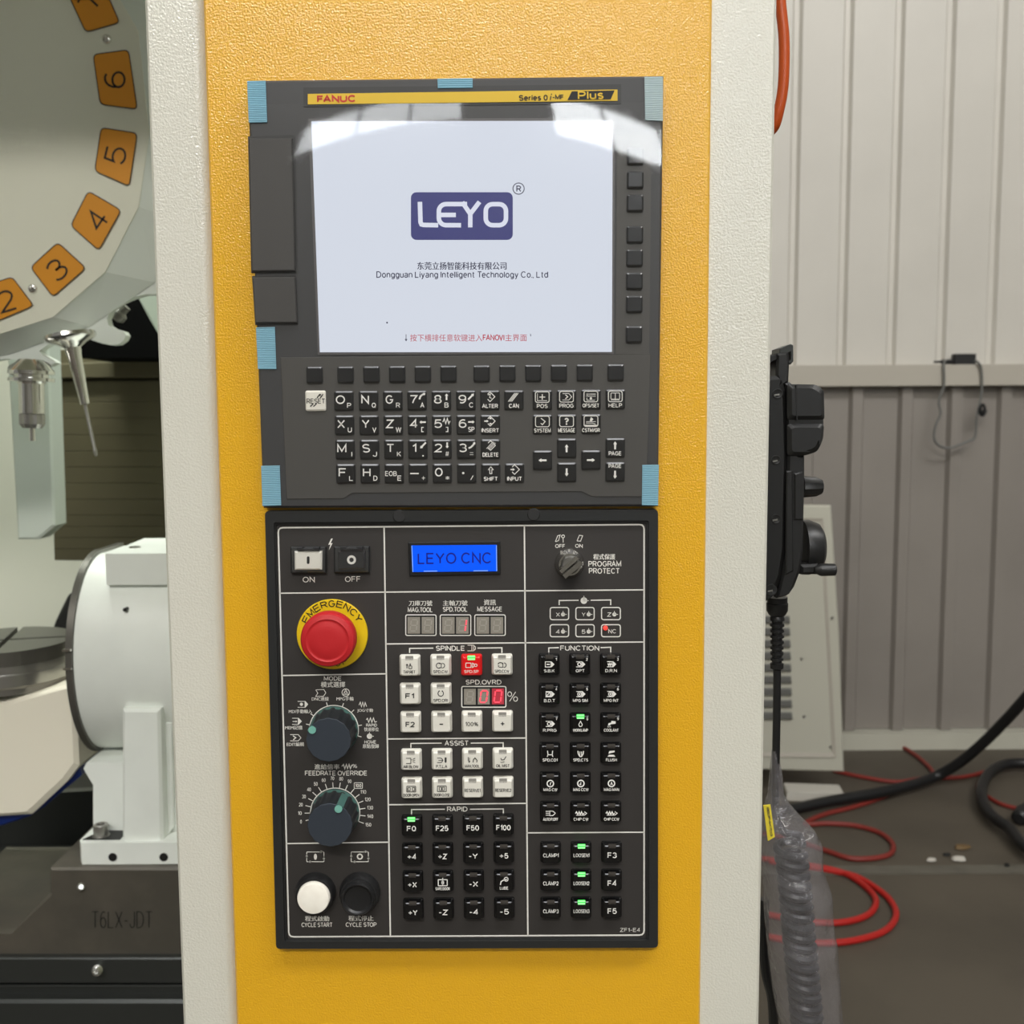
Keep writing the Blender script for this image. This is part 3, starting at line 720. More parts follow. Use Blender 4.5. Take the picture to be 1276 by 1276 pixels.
# ---------------------------------------------- rotary housing
YH = 0.72
rt = thing('rotary_axis_unit', 'white drum-shaped rotary axis unit with a bolted foot on the machine bed', 'rotary unit', P(160, 1081, YH + .1))
zc = P(93, 833, YH).z; Rz = zc - P(131, 700, YH + .02).z
Rz = abs(Rz) * 1.0
Xh = P(92, 840, YH).x
Ry = 0.12; Yc = YH + Ry
def drum(x0, x1, k, mb, lo=-96, hi=96, tail=0.09):
    loops = []
    for x in (x0, x1):
        l = []
        for i in range(33):
            a = math.radians(lo + (hi - lo) * i / 32)
            l.append(Vector((x, Yc - Ry * k * math.cos(a), zc + Rz * k * math.sin(a))))
        l.append(Vector((x, Yc + tail, l[-1].z))); l.append(Vector((x, Yc + tail, l[0].z)))
        loops.append(l)
    return mb.loft(loops)
drum_o = obj('drum', drum(Xh, Xh + .34, 1.0, MB()), 'housing', rt, smooth=True)
m = drum(Xh - .010, Xh - .0005, 1.035, MB()); fp = obj('faceplate', m, 'darksteel', rt, smooth=True, label='dark steel faceplate edge')
for yy_ in (810, 833):
    p = P(88, yy_, YH - .004)
    obj('rim_mark', MB().box((Xh - .012, p.y - .0035, p.z - .0015), (Xh - .0005, p.y + .004, p.z + .0015)), 'chrome', fp)
tb = MB()
x0 = P(131, 690, YH + .03).x; zt = P(150, 690, YH + .03).z; zl = P(150, 712, YH + .03).z
fr = [(x0, YH + .03), (Xh + .34, YH + .03), (Xh + .34, Yc + .10), (P(180, 672, Yc + .10).x - .0, Yc + .10), (x0, YH + .045)]
tb.loft([[Vector((x, y, zl - .02)) for x, y in fr], [Vector((x, y, zt)) for x, y in fr]])
obj('top_block', tb, 'housing', rt)
p = P(168, 684, YH + .1)
m = MB().lathe(Vector((p.x, p.y, zt + .0001)), Vector((p.x, p.y, zt + 1)), [(0, .009), (.0015, .008), (.0015, .004)], 16); obj('plug', m, 'steel', rt, smooth=True)
m = MB().lathe(P(151.5, 762, YH - .001) + Vector((0, .012, 0)), P(151.5, 762, YH - .001) + Vector((0, 1, 0)), [(0, .0028), (.02, .0028)], 12); obj('hole', m, 'inkblack', rt)
# web and legs
m = MB().prism_px([(108, 950), (240, 950), (240, 1052), (116, 1052), (116, 978), (104, 958)], YH + .03, YH + .16); obj('leg', m, 'housing', rt)
m = MB().prism_px([(152, 884), (199, 884), (203, 1052), (152, 1052)], YH - .004, YH + .05, .004); obj('rib', m, 'housing', rt)
m = MB().prism_px([(200, 900), (214, 900), (216, 1030), (203, 1052), (201, 1052)], YH + .02, YH + .08, .002); obj('gusset', m, 'housing', rt)
zf = P(110, 1050, YH - .01).z; zb_ = P(110, 1082.5, YBED).z + .0003
xa = P(97, 1060, YH - .01).x
fr = [(xa, YH - .002), (xa + .006, YH - .012), (Xh + .34, YH - .012), (Xh + .34, YH + .12), (xa + .03, YH + .12), (xa, YH + .05)]
m = MB().loft([[Vector((x, y, zb_)) for x, y in fr], [Vector((x, y, zf)) for x, y in fr]]); ft = obj('foot', m, 'housing', rt)
pd = [(xa + .004, YH - .001), (P(150, 1050, YH).x, YH - .001), (P(150, 1050, YH).x, YH + .03), (xa + .02, YH + .03)]
m = MB().loft([[Vector((x, y, zf + .0002)) for x, y in pd], [Vector((x, y, zf + .0015)) for x, y in pd]]); obj('bolt_pad', m, 'deep', ft)
for hx in (140.5, 204):
    c = P(hx, 1068, YH - .0122)
    m = MB().lathe(c + Vector((0, .0001, 0)), c + Vector((0, -1, 0)), [(0, .0062), (.0008, .0062), (.0009, .0045)], 16); obj('threaded_hole', m, 'inkblack', ft)
c = P(126, 1041, YH + .012); c.z = zf + .0016
m = MB().lathe(c, c + Vector((0, 0, 1)), [(0, .0125), (.001, .0125), (.0012, .0105), (.016, .0105), (.017, .0095), (.017, .006), (.010, .005)], 24); obj('cap_bolt', m, 'steel', ft, smooth=True)

# ---------------------------------------------- tilting work table with T-slots
YTb = 0.80
c = P(8, 797, YTb + .09)
wt = thing('work_table', 'round dark steel T-slot work table on a cream tilting body at the far left', 'work table', (c.x, c.y, P(40, 1015, YTb).z))
Rt = 80 * SP(8, 797, YTb + .09)
k_ = Rt
def sect(mb, a0, a1, r, z0, z1, g):
    am = math.radians((a0 + a1) / 2)
    off = Vector((math.cos(am), math.sin(am), 0)) * g * 1.414
    pts = [Vector((c.x, c.y, 0)) + off]
    n = 16
    for i in range(n + 1):
        a = math.radians(a0 + (a1 - a0) * i / n)
        p = Vector((c.x + r * math.cos(a), c.y + r * math.sin(a), 0))
        # keep the slot parallel
        d = p - Vector((c.x, c.y, 0))
        e0 = Vector((math.cos(math.radians(a0)), math.sin(math.radians(a0)), 0)); e1 = Vector((math.cos(math.radians(a1)), math.sin(math.radians(a1)), 0))
        if i == 0: p = Vector((c.x, c.y, 0)) + e0 * r * .995 + e1 * g
        if i == n: p = Vector((c.x, c.y, 0)) + e1 * r * .995 + e0 * g
        pts.append(p)
    return mb.loft([[Vector((q.x, q.y, z0)) for q in pts], [Vector((q.x, q.y, z1)) for q in pts]])
zt_ = c.z
for a0 in (14, 104, 194, 284):
    m = sect(MB(), a0, a0 + 90, Rt, zt_ - .022, zt_, .0045)
    obj('table_segment', m, 'darksteel', wt)
o0 = Vector((c.x, c.y, zt_ - .0225)); dn = Vector((0, 0, -1))
m = MB().lathe(o0, o0 + dn, [(0, Rt * .985), (.012, Rt * .985), (.014, Rt), (.032, Rt), (.036, Rt * .96), (.046, Rt * .94)], 64); obj('table_flange', m, 'steel', wt, smooth=True)
m = MB().prism_px([(-90, 874), (4, 874), (92, 852), (97, 955), (82, 975), (38, 1016), (-90, 1024)], YTb + .01, YTb + .2, .006); obj('tilting_body', m, 'tablewhite', wt)
m = MB().prism_px([(97, 950), (101, 966), (72, 990), (58, 1003), (36, 1018), (0, 1030), (-90, 1040), (-90, 1020), (0, 1018), (37, 1008)], YTb + .03, YTb + .18, .003); obj('underside_guard', m, 'blue', wt, label='blue painted underside')

# ================================================================== DISPLAY UNIT (upper)
YF = -0.010
du = thing('display_unit', 'dark grey control unit with lit white screen and keyboard, on the yellow panel', 'control unit', P(574, 633, -.005))
corners = [(308, 100), (827, 94), (820, 631), (328, 633)]
m = MB().prism_px(corners, YF, -0.0005, 0.0015)
housing = obj('housing', m, 'bezel', du)
# header
m = MB().prism_px([(378, 109), (774, 105), (774, 129), (378, 133)], YF - .0004, YF + .0001)
hd = obj('header_recess', m, 'recess', du)
m = MB().prism_px([(383.5, 117), (769.5, 111.5), (769.5, 125.5), (383.5, 130)], YF - .0008, YF - .0003)
hs = obj('header_strip', m, 'stripyel', du, label='yellow header strip with the maker\'s lettering')
pr = PR(YF - .001); pr.text('FANUC', 419, 123, 48, 9, 0.024, 1); pr.obj('lettering', 'inkred', hs, label='red lettering')
pr = PR(YF - .001); pr.text('Series 0', 664.6, 121.8, 36, 7.2, 0.014, .8); pr.line([(685.6, 124.8), (686.6, 119.4)], 1.3); pr.disc(687.2, 117.4, .8); pr.text('-MF', 695.4, 121, 14.6, 6.4, 0.014)
pr.poly([(707, 124.8), (712.5, 113.8), (766, 112.6), (761, 123.8)]); pr.obj('lettering', 'inkblack', hs)
pr = PR(YF - .0012); pr.text('Plus', 736, 118.6, 32, 10.5, 0.012, 1); pr.obj('lettering', 'stripyel', hs, label='yellow lettering')
# screen with its bevelled surround
m = MB()
def ringpx(mb, outer, inner, Yo, Yi, Yb=None):
    o = [P(x, y, Yo) for x, y in outer]; i = [P(x, y, Yi) for x, y in inner]; n = len(o)
    mb.add(o + i, [(k, (k + 1) % n, (k + 1) % n + n, k + n) for k in range(n)])
    return mb
so = [(384, 148), (766, 147), (765, 441), (396, 442)]
m.prism_px(so, YF - .0006, YF + .0001)
obj('screen_surround', m, 'scrborder', du)
scr = [(388, 151), (763.5, 150.5), (762.5, 438.5), (398.5, 439)]
m = MB().prism_px(scr, YF - .0010, YF - .0004)
so_ = obj('screen', m, 'screen', du, label='lit white screen')
YS = YF - .0012
pr = PR(YS); pr.poly(rrp(512, 239.5, 639, 299, 7, 4)[::-1]); pr.obj('logo_plate', 'navy', so_, label='rounded navy logo rectangle')
pr = PR(YS - .0002); w = 5.6
pr.line([(523.2, 251.5), (524, 277), (525.2, 279.6), (528, 280.3), (546, 280.6)], w)
q_ = rrp(546.8, 254.3, 590, 280.6, 9, 6); pr.line([(574.5, 280.6)] + q_[14:28] + [(582, 254.3)], w)
pr.line([(548, 267.8), (568, 267.8)], w)
pr.line([(576, 251.8), (586, 266.6), (597.5, 251.5)], w); pr.line([(586, 265), (586, 283.3)], w)
pr.line(rrp(605.3, 254.4, 630.5, 280.6, 8.5, 6), w, True)
pr.obj('logo_lettering', 'logoW', so_)
pr = PR(YS); pr.arc(646.2, 235, 7, 0, 360, 1.1, 26); pr.text('R', 646.4, 235.2, 6, 8, 0.01)
pr.text('东莞立扬智能科技有限公司', 575.5, 331.3, 111, 9.6, 0.014)
pr.text('Dongguan Liyang Intelligent Technology Co., Ltd', 576, 343, 214, 9.8, 0.0)
pr.disc(482.3, 402, 1.1)
pr.arrow(506, 416.5, 506, 425.5, .8, 3.4, 3); pr.line([(661, 416), (661.3, 419)], .8)
pr.obj('screen_lettering', 'navyink', so_)
pr = PR(YS); pr.text('按下横排任意软键进入', 556, 421, 90, 9, 0.0); pr.text('FANOVI', 615, 420.6, 27, 7.4, 0.008); pr.text('主界面', 643, 420.8, 27, 8.8, 0.0)
pr.obj('screen_lettering', 'scrred', so_, label='red line of characters at the foot of the screen')
# softkey strip and keyboard plate
m = MB().prism_px([(769, 168), (812, 166), (809, 441), (767, 441)], YF - .0005, YF + .0001); obj('side_strip', m, 'keyplate', du)
m = MB().prism_px([(349.5, 445.5), (811, 441), (805, 619), (738, 619), (725, 612.5), (438, 614.5), (428, 621.5), (357, 622)], YF - .0006, YF + .0001, .0003)
obj('key_plate', m, 'keyplate', du)
# card slot covers on the left
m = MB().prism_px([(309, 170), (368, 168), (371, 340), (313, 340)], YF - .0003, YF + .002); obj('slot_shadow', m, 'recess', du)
m = MB().prism_px([(309.5, 172), (364, 172), (367.5, 337.5), (313.5, 338)], YF - .0030, YF + .001, .0007); obj('card_slot_cover', m, 'cover', du)
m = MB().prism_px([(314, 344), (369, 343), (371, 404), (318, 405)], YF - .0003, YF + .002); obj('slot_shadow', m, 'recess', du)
m = MB().prism_px([(314.5, 345.5), (367.5, 345), (370, 402), (318, 402.5)], YF - .0030, YF + .001, .0007); obj('card_slot_cover', m, 'cover', du)

# ---- keys
def key_mesh(name, w, h, t, m, r=.0012, taper=.0006):
    mb = MB().rr((0, 0), [(0.0, w, h, r), (-t + .0007, w - taper * .3, h - taper * .3, r), (-t, w - taper * .3 - .0021, h - taper * .3 - .0021, r * .5)], 2)
    me = bpy.data.meshes.new(name); me.from_pydata([tuple(v) for v in mb.v], [], mb.f)
    for k in (m if isinstance(m, (list, tuple)) else [m]): me.materials.append(M[k])
    return me
kw = 24.4 * SP(600, 540, YF)
ME_MDI = key_mesh('mdi_key', kw, kw, .0016, 'mdikey')
ME_RESET = key_mesh('reset_key', kw * 1.04, kw * 1.04, .0016, 'resetkey')
sw = 20.5 * SP(600, 466, YF)
ME_SOFT = key_mesh('soft_key', sw, sw, .0020, 'softkey')
YK = YF - .0006
sq = ['top bevel']
def mkey(x, y, me=ME_MDI, name='key', label=None):
    return obj(name, None, None, du, P(x, y, YK), mesh=me, label=label)
def lip(x, y, w, parent):      # thin worn bright edge along the top of a key
    pass
XC = [428.6, 459.4, 489.6, 519.8, 550, 580.6, 610.6, 640.4]
XC4 = [431.2, 461.4, 491.4, 521.2, 551.2, 581.6, 611.6, 641.2]
RY = [499.6, 530.0, 560.3, 590.4]
def colx(c, r):
    return XC[c] + (XC4[c] - XC[c]) * r / 3
keys = [['O P', 'N Q', 'G R', '7 A', '8 B', '9 C', 'ALTER', 'CAN'],
        ['X U', 'Y V', 'Z W', '4 [', '5 ]', '6 SP', 'INSERT', ''],
        ['M I', 'S J', 'T K', '1 .', '2 #', '3 =', 'DELETE', ''],
        ['F L', 'H D', 'EOB E', '- +', '0 *', '. /', 'SHIFT', 'INPUT']]
def small_h(t): return {'.': 1.8, '-': 1.4, '=': 3.2, '+': 5, '*': 5.4}.get(t, 6.4)
YL = YK - .0018
def diamond(pr, x, y):
    pr.line([(x - 3, y - 3), (x, y - 6), (x + 6, y), (x, y + 6), (x - 3, y + 3)], 1.0)
for r, row in enumerate(keys):
    for c, k in enumerate(row):
        if not k: continue
        x, y = colx(c, r), RY[r] - (c * .12)
        o = mkey(x, y)
        pr = PR(YL)
        if len(k) > 4 and k != 'EOB E':
            wd = {'ALTER': 20, 'INSERT': 22, 'DELETE': 20, 'SHIFT': 17.5, 'INPUT': 18.5}[k]
            pr.text(k, x, y + 7, wd, 5.2, .012)
            if k == 'ALTER': diamond(pr, x, y - 4.5); pr.line([(x - 2.5, y - 6.5), (x + .5, y - 8), (x - .5, y - 3.5), (x + 2, y - 2.5)], .9)
            if k == 'INSERT': diamond(pr, x, y - 4.5); pr.arrow(x - 7.5, y - 4.5, x - 2, y - 4.5, 1.6, 3.4, 2.6); pr.poly([(x - 1, y - 9), (x + 1.5, y - 9), (x + 1.5, y - 7), (x - 1, y - 7)]); pr.poly([(x - 1, y - 2.3), (x + 1.5, y - 2.3), (x + 1.5, y - .5), (x - 1, y - .5)])
            if k == 'DELETE': diamond(pr, x, y - 4.5); [pr.line([(x - 5 + d, y - .5 + d * .4), (x + 3 + d, y - 9 + d * .4)], .8) for d in (0, 1.6, 3.2)]
            if k == 'SHIFT': pr.line([(x - 1.3, y + .5), (x - 1.3, y - 4.5), (x - 3, y - 4.5), (x, y - 8), (x + 3, y - 4.5), (x + 1.3, y - 4.5), (x + 1.3, y + .5)], .9, True)
            if k == 'INPUT': diamond(pr, x, y - 4.5); pr.arrow(x - 5, y - 4.5, x + .5, y - 4.5, 1.6, 3.6, 2.8)
        elif k == 'CAN':
            pr.text('CAN', x, y + 7, 12.5, 5.4, .012)
            for d in (-2, 0, 2): pr.line([(x - 5 + d, y + 1.6), (x + 3.4 + d, y - 9)], 1.0)
        else:
            a, b = k.split(' ')
            bx, by = x - 4.4, y - 1.6
            if a == 'EOB': pr.text('EOB', x - 4.2, y, 14.5, 6.2, .004)
            elif a == '-': pr.poly([(x - 10, y - .8), (x + .5, y - .8), (x + .5, y + .8), (x - 10, y + .8)])
            elif a == '.': pr.disc(x - 4.4, y - .3, 1.5)
            else: pr.text(a, bx, by, 5 if a == '1' else (11.5 if a in 'OM' else 9.6), 10.8, .006)
            w_ = {'I': 1.2, '.': 1.7, 'SP': 8, '[': 3.6, ']': 3.6, 'W': 7, '/': 4, '+': 5, '-': 5, '*': 5.4, '=': 5, '1': 3}.get(b, 5.2)
            pr.text(b, x + 6.4 if b != 'I' else x + 8, y + (5.6 if b not in '.' else 8), w_, small_h(b), .008)
            sx, sy = x + 6.4, y - 4.6
            if a == '8': pr.arrow(sx, sy + 4, sx, sy - 4, 2, 4.4, 2.6)
            if a == '2': pr.arrow(sx, sy - 4, sx, sy + 3.4, 2, 4.4, 2.6)
            if a == '4': pr.arrow(sx + 4, sy + 1, sx - 4, sy + 1, 2, 4.4, 2.6)
            if a == '6': pr.arrow(sx - 4, sy + 1, sx + 4, sy + 1, 2, 4.4, 2.6)
            if a == '9': pr.arrow(sx - 3.6, sy + 3.4, sx + 3.6, sy - 4, 2.2, 4.4, 3)
            if a == '1': pr.arrow(sx + 3.6, sy - 4, sx - 3.6, sy + 3.4, 2.2, 4.4, 3)
            if a == '7': pr.line([(sx - 3.6, sy + 3), (sx - 2.4, sy - .6), (sx, sy - 2.8)], 2.2); pr.arrow(sx - .6, sy - 2.4, sx + 4.2, sy - 4.6, 2.2, 4.2, 2.6)
            if a == '3': pr.line([(sx - 3.8, sy + 3.4), (sx - 1, sy + 2.2), (sx + 1.4, sy + 0)], 2.2); pr.arrow(sx + 1.2, sy + .4, sx + 4.4, sy - 4.4, 2.2, 4.2, 2.6)
            if a == '5': pr.line([(sx - 5, sy + 1), (sx - 3.2, sy - 3.4), (sx - 1.4, sy + 3), (sx + .6, sy - 3.4), (sx + 2.4, sy + 3), (sx + 4, sy - .4)], 1.2)
        pr.obj('lettering', 'printk', o)
o = mkey(393.6, 499.5, ME_RESET, label='ivory reset key')
pr = PR(YL); pr.text('RESET', 393.6, 499.8, 23, 6.4, .004)
pr.line([(398.4, 493.4), (400, 491)], 1.2)
for d in (0, 4): pr.line([(395 + d, 496), (398.6 + d, 491)], 1.3); pr.line([(386.6 + d, 506.6), (390.4 + d, 503)], 1.3)
pr.obj('lettering', 'inkblack', o)
# function keys
def scrn(pr, x, y): pr.rrect(x - 8.6, y - 10.4, x + 8.6, y + 2.8, 2.4, 1.0)
for (t, x, y, wd) in (('POS', 675.7, 498.6, 13.5), ('PROG', 705.9, 498.2, 18), ('OFS/SET', 736.3, 497.9, 21), ('HELP', 766.7, 497.7, 17), ('SYSTEM', 675.9, 529, 21), ('MESSAGE', 706, 528.8, 21.5), ('CSTM/GR', 736.4, 528.6, 22.5)):
    o = mkey(x, y); pr = PR(YL); scrn(pr, x, y); pr.text(t, x, y + 7.4, wd, 5.2, .01)
    yy = y - 3.8
    if t == 'POS': pr.line([(x - 6, yy - 4.5), (x - 6, yy + 4.5), (x + 6, yy + 4.5)], .7); pr.line([(x - 3.6, yy), (x + 3.6, yy)], 1.3); pr.line([(x, yy - 3.6), (x, yy + 3.4)], 1.3)
    if t == 'PROG': pr.line([(x - 5, yy - 4), (x + 3, yy - 4), (x + 6.4, yy), (x + 3, yy + 4), (x - 5, yy + 4)], .8); pr.line([(x - 1.4, yy - 2.6), (x + 1.6, yy), (x - 1.4, yy + 2.6)], 1.2)
    if t == 'OFS/SET': pr.line([(x - 6, yy - 3), (x + 6, yy - 3)], 1.0); pr.arrow(x - 1, yy - 2.8, x - 6, yy - 2.8, .8, 3, 2); pr.line([(x - 6, yy - .6), (x + 6, yy - .6)], .8); pr.disc(x, yy + 2.2, 1.5); pr.line([(x - 5, yy + 4.6), (x - 5, yy + 1.4)], .8); pr.line([(x - 5, yy + 4.6), (x + 5, yy + 4.6)], .8)
    if t == 'HELP': pr.rrect(x - 5.4, yy - 4.2, x + 5.4, yy + 3.4, .8, .8); pr.line([(x, yy - 4), (x, yy + 4.2)], .9); pr.line([(x - 5.4, yy + 4.6), (x + 5.4, yy + 4.6)], .7)
    if t == 'SYSTEM': pr.line([(x - 1.8, yy - 4), (x + 3.4, yy), (x, yy + 4), (x - 2, yy + 2.2)], 1.2)
    if t == 'MESSAGE': pr.text('?', x, yy, 5.4, 8.6, .02)
    if t == 'CSTM/GR': pr.poly([(x, yy - 5.4), (x + 3, yy - 2.6), (x + 1, yy), (x - 1.6, yy - .4)]); pr.line([(x - 6, yy + .6), (x + 6, yy + .6)], .8); pr.line([(x - 6, yy + 2.4), (x + 2, yy + 2.4), (x + 5.6, yy + 3.6)], .8); pr.poly([(x - 7.8, yy + 4.6), (x + 7.8, yy + 4.6), (x + 6.8, yy + 6.2), (x - 6.8, yy + 6.2)])
    pr.obj('lettering', 'print', o)
for (x, y, dx, dy, t) in ((706.1, 558.6, 0, -1, ''), (676, 573.6, -1, 0, ''), (736.3, 573.3, 1, 0, ''), (706.1, 588.6, 0, 1, ''), (766.5, 558.2, 0, -1, 'PAGE'), (766.4, 588.1, 0, 1, 'PAGE')):
    o = mkey(x, y, name='arrow_key'); pr = PR(YL)
    oy = (-3.2 if dy < 0 else 3.4) if t else 0
    pr.arrow(x - dx * 5, y - dy * 5 + oy, x + dx * 5, y + dy * 5 + oy, 2.3, 5, 3.6)
    if t: pr.text(t, x, y + (6.8 if dy < 0 else -7.4), 16, 5.2, .01)
    pr.obj('lettering', 'printk', o)
for i, x in enumerate([392.2, 430.8, 463, 495.1, 527, 559, 600.2, 632.3, 664.4, 696.4, 728.5, 767]):
    mkey(x, 467.4 - i * .27, ME_SOFT, 'soft_key')
for y in (195, 224.5, 253.5, 292.8, 321.8, 350.6, 379.4, 417):
    mkey(791.6 - (y - 200) * .008, y, ME_SOFT, 'soft_key')

# ---- tape strips and protective film
def tape(poly, label, m='tape'):
    c = P(sum(p[0] for p in poly) / 4, sum(p[1] for p in poly) / 4, YF - .001)
    mb = MB()
    # ribbed strip: fine horizontal ridges
    x0a, y0a = poly[0]; x1a, y1a = poly[1]; x2a, y2a = poly[2]; x3a, y3a = poly[3]
    n = max(4, int(abs(y3a - y0a) / 2.2)); vs = []
    Yt = YF - .0009
    for i in range(2 * n + 1):
        t = i / (2 * n); dy = -.00022 if i % 2 else 0
        for (ax, ay, bx, by) in ((x0a, y0a, x3a, y3a), (x1a, y1a, x2a, y2a)):
            p = P(ax + (bx - ax) * t, ay + (by - ay) * t, Yt); p.y += dy; vs.append(p)
    mb.add(vs, [(2 * i, 2 * i + 1, 2 * i + 3, 2 * i + 2) for i in range(2 * n)])
    b0 = [P(x, y, Yt + .0006) for x, y in poly]
    f0 = [P(x, y, Yt) for x, y in poly]
    mb.add(f0 + b0, [(k, (k + 1) % 4, (k + 1) % 4 + 4, k + 4) for k in range(4)] + [(4, 5, 6, 7)])
    return tag(obj('tape_strip', mb, m, None, c), label, 'tape', 'tape strips holding the film')
tape([(308, 101), (331, 100.5), (333, 152.5), (310, 153)], 'blue ribbed tape strip on the upper left corner of the display unit')
tape([(545, 98), (589, 97.4), (589, 109.6), (545.6, 110)], 'short blue tape strip lying across the middle of the display unit top edge')
tape([(803, 96), (826, 95.6), (826, 151), (804, 150)], 'silvery pale tape strip on the upper right corner of the display unit', 'tapeg')
tape([(319, 408), (342.6, 407.4), (344.4, 460), (321.4, 460)], 'blue tape strip halfway down the left edge, below the card slot covers')
tape([(325.5, 580.5), (348.6, 580), (350.4, 630), (327, 630.6)], 'blue tape strip on the lower left corner of the display unit')
tape([(800.4, 579.4), (821, 579), (820, 630), (799.8, 629.6)], 'blue tape strip on the lower right corner of the display unit')
# film: lies on the unit, bellies out a little under the header
mb = MB(); NX, NZ = 44, 72
vs = []
x0f, x1f = P(317, 300, YF).x, P(822, 300, YF).x
ztf, zbf = P(560, 131, YF).z, P(560, 628, YF).z
def tilt(x, s):
    u = (x - (x0f + x1f) / 2 - 0.008) / 0.125
    t = 0.75 + 1.15 * u * u
    e = s * (ztf - zbf)
    if e < .10: return t
    if e < .16: return t * (1 - (e - .10) / .06) - 1.6 * (e - .10) / .06
    return -1.6
for i in range(NX + 1):
    x = x0f + (x1f - x0f) * i / NX
    h = 0.0; col = []
    for j in range(NZ + 1):
        s = j / NZ
        col.append(h)
        h += math.tan(math.radians(tilt(x, s))) * (ztf - zbf) / NZ
    last = col[-1]
    for j in range(NZ + 1):
        hh = col[j]
        vs.append((x, YF - .0042 - max(hh, 0.0), ztf + (zbf - ztf) * j / NZ))
mb.add(vs, [(i * (NZ + 1) + j, i * (NZ + 1) + j + 1, (i + 1) * (NZ + 1) + j + 1, (i + 1) * (NZ + 1) + j) for i in range(NX) for j in range(NZ)])
single('protective_film', mb, 'film', 'clear glossy protective film taped over the display unit and its screen', 'film', smooth=True)

# ================================================================== OPERATOR PANEL (lower)
op = thing('operator_panel', 'charcoal push button panel with red stop button, below the screen unit', 'control panel', P(580, 1182, 0))
YO = -0.009       # front of the frame
YP = -0.0055      # face plate
out = rpoly([(330, 637), (820, 635), (820, 1181), (344, 1182.5)], 5)
inn = rpoly([(341, 651), (808.5, 648.5), (808.6, 1172), (354.5, 1173.4)], 3)
fr = MB()
O = [P(x, y, YO) for x, y in out]; I = [P(x, y, YO) for x, y in inn]
n = len(O)
Ob = [Vector((p.x, -.0005, p.z)) for p in O]; Ib = [Vector((p.x, YP + .0004, p.z)) for p in I]
fr.add(Ob + O + I + Ib, [(k + a * n, (k + 1) % n + a * n, (k + 1) % n + (a + 1) * n, k + (a + 1) * n) for a in range(3) for k in range(n)])
obj('frame', fr, 'frame', op)
step = [rpoly([(343.4, 653.4), (806, 651), (806, 1169.6), (357, 1171.2)], 3)]
m = MB().prism_px(inn, YP - .0012, YP + .004)
# inner groove ledge
ld = MB(); A = [P(x, y, YP - .0018) for x, y in inn]; B = [P(x, y, YP - .0018) for x, y in step[0]]; C_ = [Vector((p.x, YP, p.z)) for p in B]
ld.add(A + B + C_, [(k + a * n, (k + 1) % n + a * n, (k + 1) % n + (a + 1) * n, k + (a + 1) * n) for a in range(2) for k in range(n)])
obj('inner_lip', ld, 'frame', op)
face = obj('face_plate', MB().prism_px(inn, YP, -.0006), 'plate', op)
for (mx, my) in ((497.5, 643), (665, 641)):
    m = MB().lathe(P(mx, my, YO - .0001), P(mx, my, YO - .1), [(0, .0045), (.0003, .004)], 14); obj('screw_plug', m, 'dull', op)
# --- printing on the plate
YPR = YP - .00018
pr = PR(YPR)
pr.line(rrp(346.5, 656.5, 803, 1166.5, 5), 0.01, True)
pr.m = MB()
pr.line(rpoly([(346.6, 657.6), (802.6, 653.6), (802.6, 1165.2), (360, 1167.4)], 6), 1.9, True)
pr.line([(478.6, 656.4), (486.4, 1166)], 1.8); pr.line([(653.4, 655), (657.8, 1166)], 1.8)
for q in ([(348.6, 739.2), (479.8, 737.8), (654, 736.2), (802, 735)], [(481.2, 802.4), (654.6, 801), (802.4, 800)], [(352, 841.8), (481.4, 839.6)],
          [(483.2, 920.8), (655.6, 919.6)], [(484.6, 1002.8), (656.4, 1001)], [(356.8, 1051.2), (484.8, 1049.4)], [(656.6, 1037.8), (802.4, 1037)]):
    pr.line(q, 1.6)
pr.obj('section_lines', 'print', face)
pr = PR(YPR)
def brk(x0, x1, y, gx0, gx1, d=6):
    pr.line([(x0, y + d), (x0, y + .4), (gx0, y)], 1.4); pr.line([(gx1, y), (x1, y - .4), (x1, y + d)], 1.4)
pr.poly([(412.6, 671), (409, 679), (411.8, 678.4), (409.6, 686), (414.6, 676.6), (412, 677), (414.8, 671)])
pr.text('ON', 384.7, 722.2, 15, 7, .006, 1); pr.text('OFF', 439.6, 721.6, 19.5, 7, .006, 1)
# key switch text
pr.line([(692, 675), (695, 667.6), (698, 666.6), (696, 673.6), (692.4, 675)], .9); pr.arc(701.6, 668.4, 1.8, 0, 360, .9); pr.line([(701.6, 670), (701.8, 676)], .9)
pr.line([(719, 674), (722, 667), (726, 667.6), (723.4, 674.4), (719, 674)], .9)
pr.text('OFF', 698, 680.4, 12.4, 4.8, .01); pr.text('ON', 721.4, 680.2, 9.4, 4.8, .01)
pr.text('程式保護', 753, 693.8, 27, 7, .01); pr.text('PROGRAM', 753.6, 702.6, 41, 7, .008); pr.text('PROTECT', 753, 711.4, 38.5, 7, .008)
pr.text('刀庫刀號', 524, 751.6, 29, 6.6, .006); pr.text('MAG.TOOL', 523.6, 759.8, 31, 6, .006)
pr.text('主軸刀號', 567.2, 751.4, 30.5, 6.6, .006); pr.text('SPD.TOOL', 567.2, 759.2, 30.6, 6, .006)
pr.text('資訊', 610.4, 750.6, 15, 7, .006); pr.text('MESSAGE', 610.2, 759, 31, 6, .006)
for (x0, x1) in ((505.6, 543.4), (548.6, 586.6), (591.6, 629.6)):
    pr.rrect(x0, 766.2, x1, 791.8, 1.8, 1.2)
brk(510.4, 625.4, 807.6, 540, 595)
pr.text('SPINDLE', 561.2, 807.8, 36, 6.4, .01)
pr.line([(582.6, 804), (590, 804), (592.4, 806), (592.4, 809), (590, 811), (582.6, 811)], .8); pr.line([(588, 804), (588, 811)], .8); pr.line([(590.4, 804.6), (590.4, 810.6)], .8)
